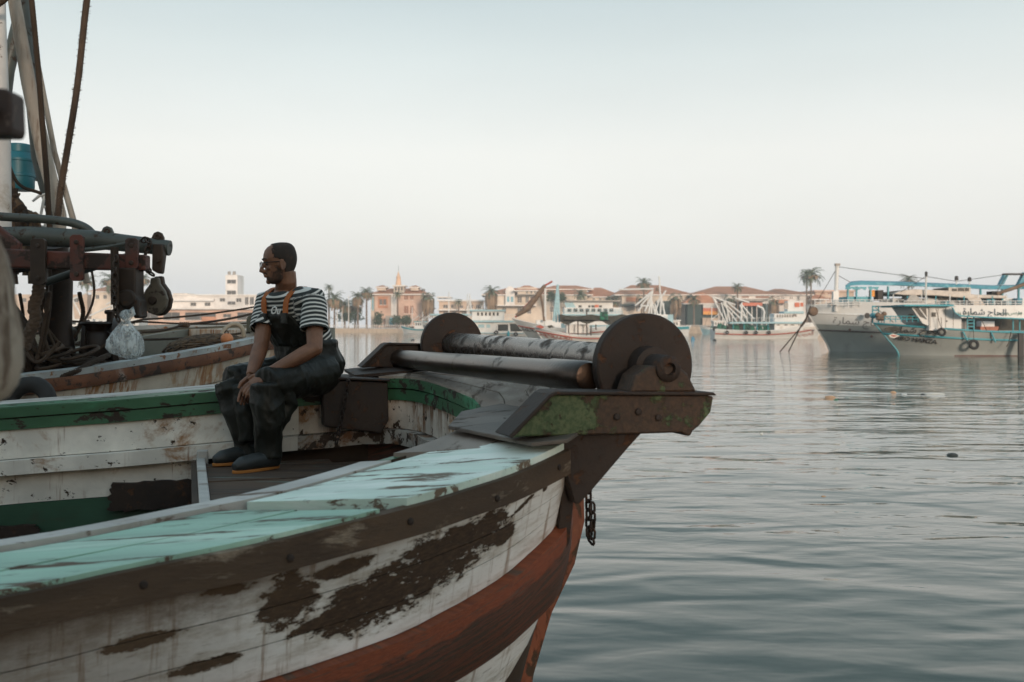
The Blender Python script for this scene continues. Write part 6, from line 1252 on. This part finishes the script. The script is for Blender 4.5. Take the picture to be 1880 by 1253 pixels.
MB().prism([P(x, y, 247.2) for x, y in ((780, 595), (798, 591), (800, 597), (788, 599))], (0, .1, 0)).build('bow_board', brtarp, Gg)
# --- Hb: blue-and-white ferries behind
for i, (x0, x1, wl, d, y0, lab) in enumerate(((1030, 1145, 612, 185, 553, 'white and blue ferry behind the dark net awning'), (1118, 1230, 614, 200, 566, 'pale blue boat with long railings below the white derricks'))):
    h = thing('ferry', lab, 'ferry', P((x0 + x1) / 2, wl, d)); hullbuild(h, x0, x1, d, H * F / d + HY, 594, 598, 10, 6, (bw, bltr, bboot, bltr), 1, 597, None, .06)
    MB().pbox(x0 + 6, y0 + 12, x1 - 4, 597, d - 2, 4.5).build('cabin', bw, h); MB().pbox(x0 + 2, y0 + 24, x1, y0 + 26.5, d - 3, 6.5).build('upper_deck', bltr, h); pwin(h, d - 2.02, [(x0 + 12 + 11 * k, y0 + 14, x0 + 19 + 11 * k, y0 + 20) for k in range(8)] + [(x0 + 12 + 11 * k, y0 + 30, x0 + 19 + 11 * k, y0 + 36) for k in range(8)])
    if i == 0:
        MB().pbox(x0 + 20, y0, x1 - 20, y0 + 12, d - 1.5, 3.5).build('upper_cabin', bw, h); MB().pbox(x0 + 10, y0 - 1.5, x1 - 6, y0 + 1, d - 2.5, 5.5).build('roof', concr, h); pwin(h, d - 1.52, [(1062, 561, 1068, 565), (1080, 561, 1084, 566), (1086, 561, 1091, 567), (1100, 561, 1105, 567)]); MB().pbox(1092, 560, 1099, 568, d - 1.7, .2).build('red_door', signr, h); MB().prism([P(x, y, d - 1.8) for x, y in ((1036, 556), (1052, 556), (1058, 566), (1040, 566))], (0, -.05, 0)).build('windscreen', bltr, h)
    rails(h, x0 + 4, x1 - 2, y0 + 16, y0 + 24, d - 2.9, bltr, 16, 2)
Dk = thing('derrick_boat', 'boat carrying the fan of white derricks right of centre', 'fishing boat', P(1190, 610, 215)); hullbuild(Dk, 1135, 1262, 215, H * F / 215 + HY, 596, 601, 6, 5, (bw, bcyan, bboot, bw), 1, 599, None, .06)
for pts in ([(1199, 534), (1166, 562)], [(1199, 536), (1176, 562)], [(1198, 538), (1184, 572)], [(1197, 540), (1190, 580)], [(1196, 540), (1196, 582)], [(1194, 545), (1204, 580)], [(1214, 540), (1200, 582)], [(1214, 543), (1212, 580)], [(1214, 548), (1221, 580)], [(1223, 534), (1206, 556)], [(1180, 562), (1200, 562)], [(1202, 558), (1208, 582)], [(1172, 572), (1180, 560)], [(1136, 532), (1200, 531)], [(1210, 508), (1212, 540)]): spar(Dk, [(x, y, 213) for x, y in pts], .19, bw, 'derrick_spar')
MB().pbox(1205, 528, 1211, 535, 213, 1).build('masthead_gear', brtarp, Dk); MB().pbox(1190, 578, 1236, 598, 212.5, 4).build('deck_house', bltr, Dk); MB().pbox(1204, 581, 1226, 592, 212.3, .3).build('tarpaulin', bcyan, Dk)
# small craft and clutter by the pier
s1 = thing('dinghy', 'small white dinghy moored at the stone pier', 'dinghy', P(1238, 611, 270)); hullbuild(s1, 1250, 1212, 270, 613.5, 603, 607, 2, 2.6, (bw, None, bboot, bw), -1, 605, None, .05); MB().pbox(1226, 598, 1240, 606, 269.5, 1).build('net_heap', greencl, s1)
# left background: white derricks seen under the rig
for i, (x, y, lab) in enumerate(((215, 540, 'white derrick boat seen left of the hanging bag'), (130, 548, 'white boat masts seen behind the dark deck gear'))):
    h = thing('fishing_boat', lab, 'fishing boat', P(x, 606, 120)); hullbuild(h, x - 75, x + 60, 120, 630.5, 602, 610, 8, 4.5, (bw, bltr, bboot, bw), 1, 607, None, .08); MB().pbox(x - 40, 586, x + 40, 612, 118.5, 3).build('deck_house', bw, h); pwin(h, 118.48, [(x - 34 + 12 * k, 590, x - 27 + 12 * k, 596) for k in range(6)])
    for pts in ([(x, y - 4), (x - 16, 590)], [(x, y - 4), (x - 8, 592)], [(x + 1, y - 4), (x + 6, 592)], [(x - 6, 560), (x - 50, 580)], [(x + 30, y - 10), (x - 20, 560)], [(x + 2, y), (x + 24, 590)]): spar(h, [(a, b_, 119) for a, b_ in pts], .10, bw, 'derrick_spar')
# more moored craft along the far waterline, each with cabin, mast and stays
more = ((842, 905, 205, 1, bw, bltr, 'white cabin boat with twin masts behind the far disc'), (1036, 1098, 240, 1, bw, bcyan, 'pale boat moored under the round trees by the villa'), (1200, 1262, 232, -1, bgrey, bw, 'grey boat with white cabin left of the short pier'), (1088, 1150, 262, -1, bw, bred, 'small white boat with red band far behind the derricks'), (1290, 1345, 255, 1, bltr, bw, 'pale blue boat close under the orange sign'), (742, 792, 285, 1, bw, bcyan, 'small white boat lying along the sea wall below the hedge'))
for i, (x0, x1, dd, dr, hm, tm, lab) in enumerate(more):
    h = thing('moored_boat', lab, 'boat', P((x0 + x1) / 2, H * F / dd + HY, dd), 'boats moored along the far shore'); wl = H * F / dd + HY; k = F / dd
    hullbuild(h, x0 if dr > 0 else x1, x1 if dr > 0 else x0, dd, wl, wl - 2.3 * k, wl - 1.3 * k, .9 * k, 4.2, (hm, tm, bboot, bw), dr, wl - 1.5 * k, None, .08)
    c0 = x0 + .38 * (x1 - x0); c1 = x0 + .78 * (x1 - x0); MB().pbox(c0, wl - 3.3 * k, c1, wl - 1.2 * k, dd - 1.4, 2.8).build('cabin', bw, h); MB().pbox(c0 - 2, wl - 3.55 * k, c1 + 2, wl - 3.3 * k, dd - 1.8, 3.6).build('cabin_roof', tm, h)
    pwin(h, dd - 1.42, [(c0 + 2 + q * (c1 - c0 - 4) / 4, wl - 3.0 * k, c0 + 2 + (q + .62) * (c1 - c0 - 4) / 4, wl - 2.35 * k) for q in range(4)])
    for q in range(1 + i % 2 + (i == 0)):
        mx = x0 + (.3 + .38 * q) * (x1 - x0); mt_ = wl - (7.5 - 1.2 * q) * k; spar(h, [(mx, wl - 1.4 * k, dd), (mx, mt_, dd)], .11, bw, 'mast'); spar(h, [(mx, mt_, dd), (x0 + 3, wl - 2.0 * k, dd)], .035, ropedk, 'stay'); spar(h, [(mx, mt_, dd), (x1 - 3, wl - 1.6 * k, dd)], .035, ropedk, 'stay'); spar(h, [(mx, wl - 3.8 * k, dd - .2), (mx + 14 * dr, wl - 5.4 * k, dd - .2)], .09, bw, 'boom')
    for q in range(3): MB().lathe(P(x0 + (.1 + .1 * q) * (x1 - x0), wl - 1.7 * k, dd) - V((0, 0, .3)), (0, 0, 1), [(0, .4), (.3, .5), (.7, .2)], 8).build('net_bundle', (greencl, dkcl, brtarp)[(q + i) % 3], h, True)
# stays and loose lines on the right-hand trawlers
for pts in ([(1537, 490, 79), (1700, 512, 78)], [(1537, 492, 79), (1497, 560, 79)], [(1700, 508, 77.6), (1756, 517, 78.5)], [(1700, 508, 77.6), (1640, 545, 78)], [(1756, 517, 79), (1850, 504, 79)], [(1850, 504, 79), (1815, 560, 77.8)], [(1537, 505, 79), (1560, 518, 78.8)]): spar(A, pts, .022, ropedk, 'stay')
for pts in ([(1607, 563, 69.4), (1660, 561, 67.5)], [(1607, 565, 69.4), (1640, 592, 68)], [(1752, 563, 67), (1776, 583, 67)], [(1800, 584, 67), (1812, 608, 67.2)], [(1840, 585, 67), (1832, 609, 67.2)]): spar(B, pts, .022, ropedk, 'stay')
for (x, y, w, hgt, mt) in ((1640, 556, 14, 7, bblue), (1662, 553, 10, 8, bw), (1812, 550, 16, 10, bblue), (1846, 552, 12, 9, bltr), (1735, 553, 9, 7, bcyan), (1868, 548, 10, 12, bblue)): MB().pbox(x, y, x + w, y + hgt, 78.0, .9).build('deck_gear', mt, A, bevel=.06)
for k in range(9): MB().tube([P(1640 + 26 * k, 572, 77.9), P(1640 + 26 * k, 541 + 3 * (k % 2), 77.9)], .05, 5).build('stanchion', bcyan if k % 2 else bw, A)
for (x, y) in ((1560, 606), (1600, 618), (1636, 604)): MB().lathe(P(x, y, 78.4), (0, -1, 0), [(0, .10), (.05, .1)], 8).build('scupper', bboot, A)
# ---------------------------------------------------------------- things afloat
def afloat(name, label, cat, px, py, mk, mat):
    d = H * F / (py - HY); c = V(((px - 940) * d / F, d, 0)); m = MB(); mk(m, c); return tag(m.build(name, mat, None, True), label, cat)
def lump(rx, ry, rz, seed=0):
    def f(m, c):
        rows = []
        for i in range(7):
            a = math.pi / 2 * i / 6; rows.append([c + V((rx * math.cos(a) * math.cos(q), ry * math.cos(a) * math.sin(q), rz * math.sin(a))) * 1.0 + V((0, 0, .25 * rz * mnoise.noise(V((math.cos(q) * 2 + seed, math.sin(q) * 2, i * .7))))) - V((0, 0, .02)) for q in [2 * math.pi * k / 14 for k in range(14)]])
        m.grid(rows, None, True)
    return f
trash_d = plain('dark_bin_bag', (.025, .027, .024), .4); trash_w = plain('pale_plastic', (.50, .52, .50), .4); trash_b = plain('faded_carton', (.36, .24, .15), .7); trash_bl = plain('blue_plastic', (.06, .22, .34), .5)
afloat('floating_bag', 'dark bag floating well clear on the right-hand water', 'bag', 1748, 836, lump(.10, .07, .055, 1), trash_d)
afloat('floating_carton', 'brown and white carton floating right of the bow', 'carton', 1512, 912, lump(.045, .035, .03, 2), trash_b)
afloat('floating_plastic', 'flat clear plastic strip floating lower right', 'plastic', 1612, 946, lump(.15, .03, .008, 3), trash_w)
afloat('floating_leaf', 'dark leaf floating below the brown carton, nearest the bow', 'leaf', 1342, 974, lump(.06, .025, .010, 4), trash_d)
afloat('floating_bottle', 'small pale bottle floating upright near the tip of the bracket', 'bottle', 1398, 798, lump(.03, .03, .05, 5), trash_w)
afloat('floating_carton', 'pale carton floating left of the far group of rubbish', 'carton', 1524, 730, lump(.17, .08, .07, 6), trash_b)
afloat('floating_bottle', 'green bottle floating just right of the pale carton', 'bottle', 1535, 735, lump(.08, .04, .05, 7), greencl)
afloat('floating_carton', 'orange-brown scrap floating in the far group of rubbish', 'carton', 1640, 722, lump(.10, .06, .08, 8), trash_b)
afloat('floating_plastic', 'long clear bottle at the right end of the far rubbish', 'plastic', 1718, 724, lump(.30, .06, .06, 9), trash_w)
afloat('floating_plastic', 'small dark scrap in the middle of the far rubbish', 'plastic', 1694, 725, lump(.08, .05, .05, 10), trash_d)
afloat('floating_plastic', 'small pale bag afloat in the middle of the far rubbish', 'plastic', 1660, 724, lump(.10, .06, .04, 12), trash_w)
afloat('mooring_buoy', 'blue buoy floating between the man and the far disc', 'buoy', 716, 633, lump(.32, .3, .26, 1), trash_bl)
afloat('mooring_buoy', 'grey buoy left of the blue one beyond the far roller', 'buoy', 701, 633, lump(.22, .2, .18, 2), trash_d)
afloat('mooring_buoy', 'small white and dark buoy right of the blue one', 'buoy', 758, 625, lump(.35, .3, .2, 3), trash_d)
afloat('mooring_buoy', 'blue buoy right of the tall roller disc', 'buoy', 1272, 625, lump(.30, .3, .55, 4), trash_bl)
afloat('mooring_buoy', 'dark buoy near the stern of the white boat with green nets', 'buoy', 1312, 626, lump(.3, .3, .25, 5), trash_d)
# ---------------------------------------------------------------- evening haze over the harbour
hz = NT('evening_haze'); hz.t.nodes.remove(hz.bsdf); pv = hz.n('ShaderNodeVolumePrincipled'); pv.inputs['Color'].default_value = (.93, .95, .97, 1); pv.inputs['Density'].default_value = HAZE; pv.inputs['Anisotropy'].default_value = .3; hz.l(pv.outputs[0], hz.out.inputs['Volume'])
hzo = MB().cuboid((-720, -70, -2.2), (720, 720, 34)).build('haze', hz.mat); structure(hzo, 'stuff')
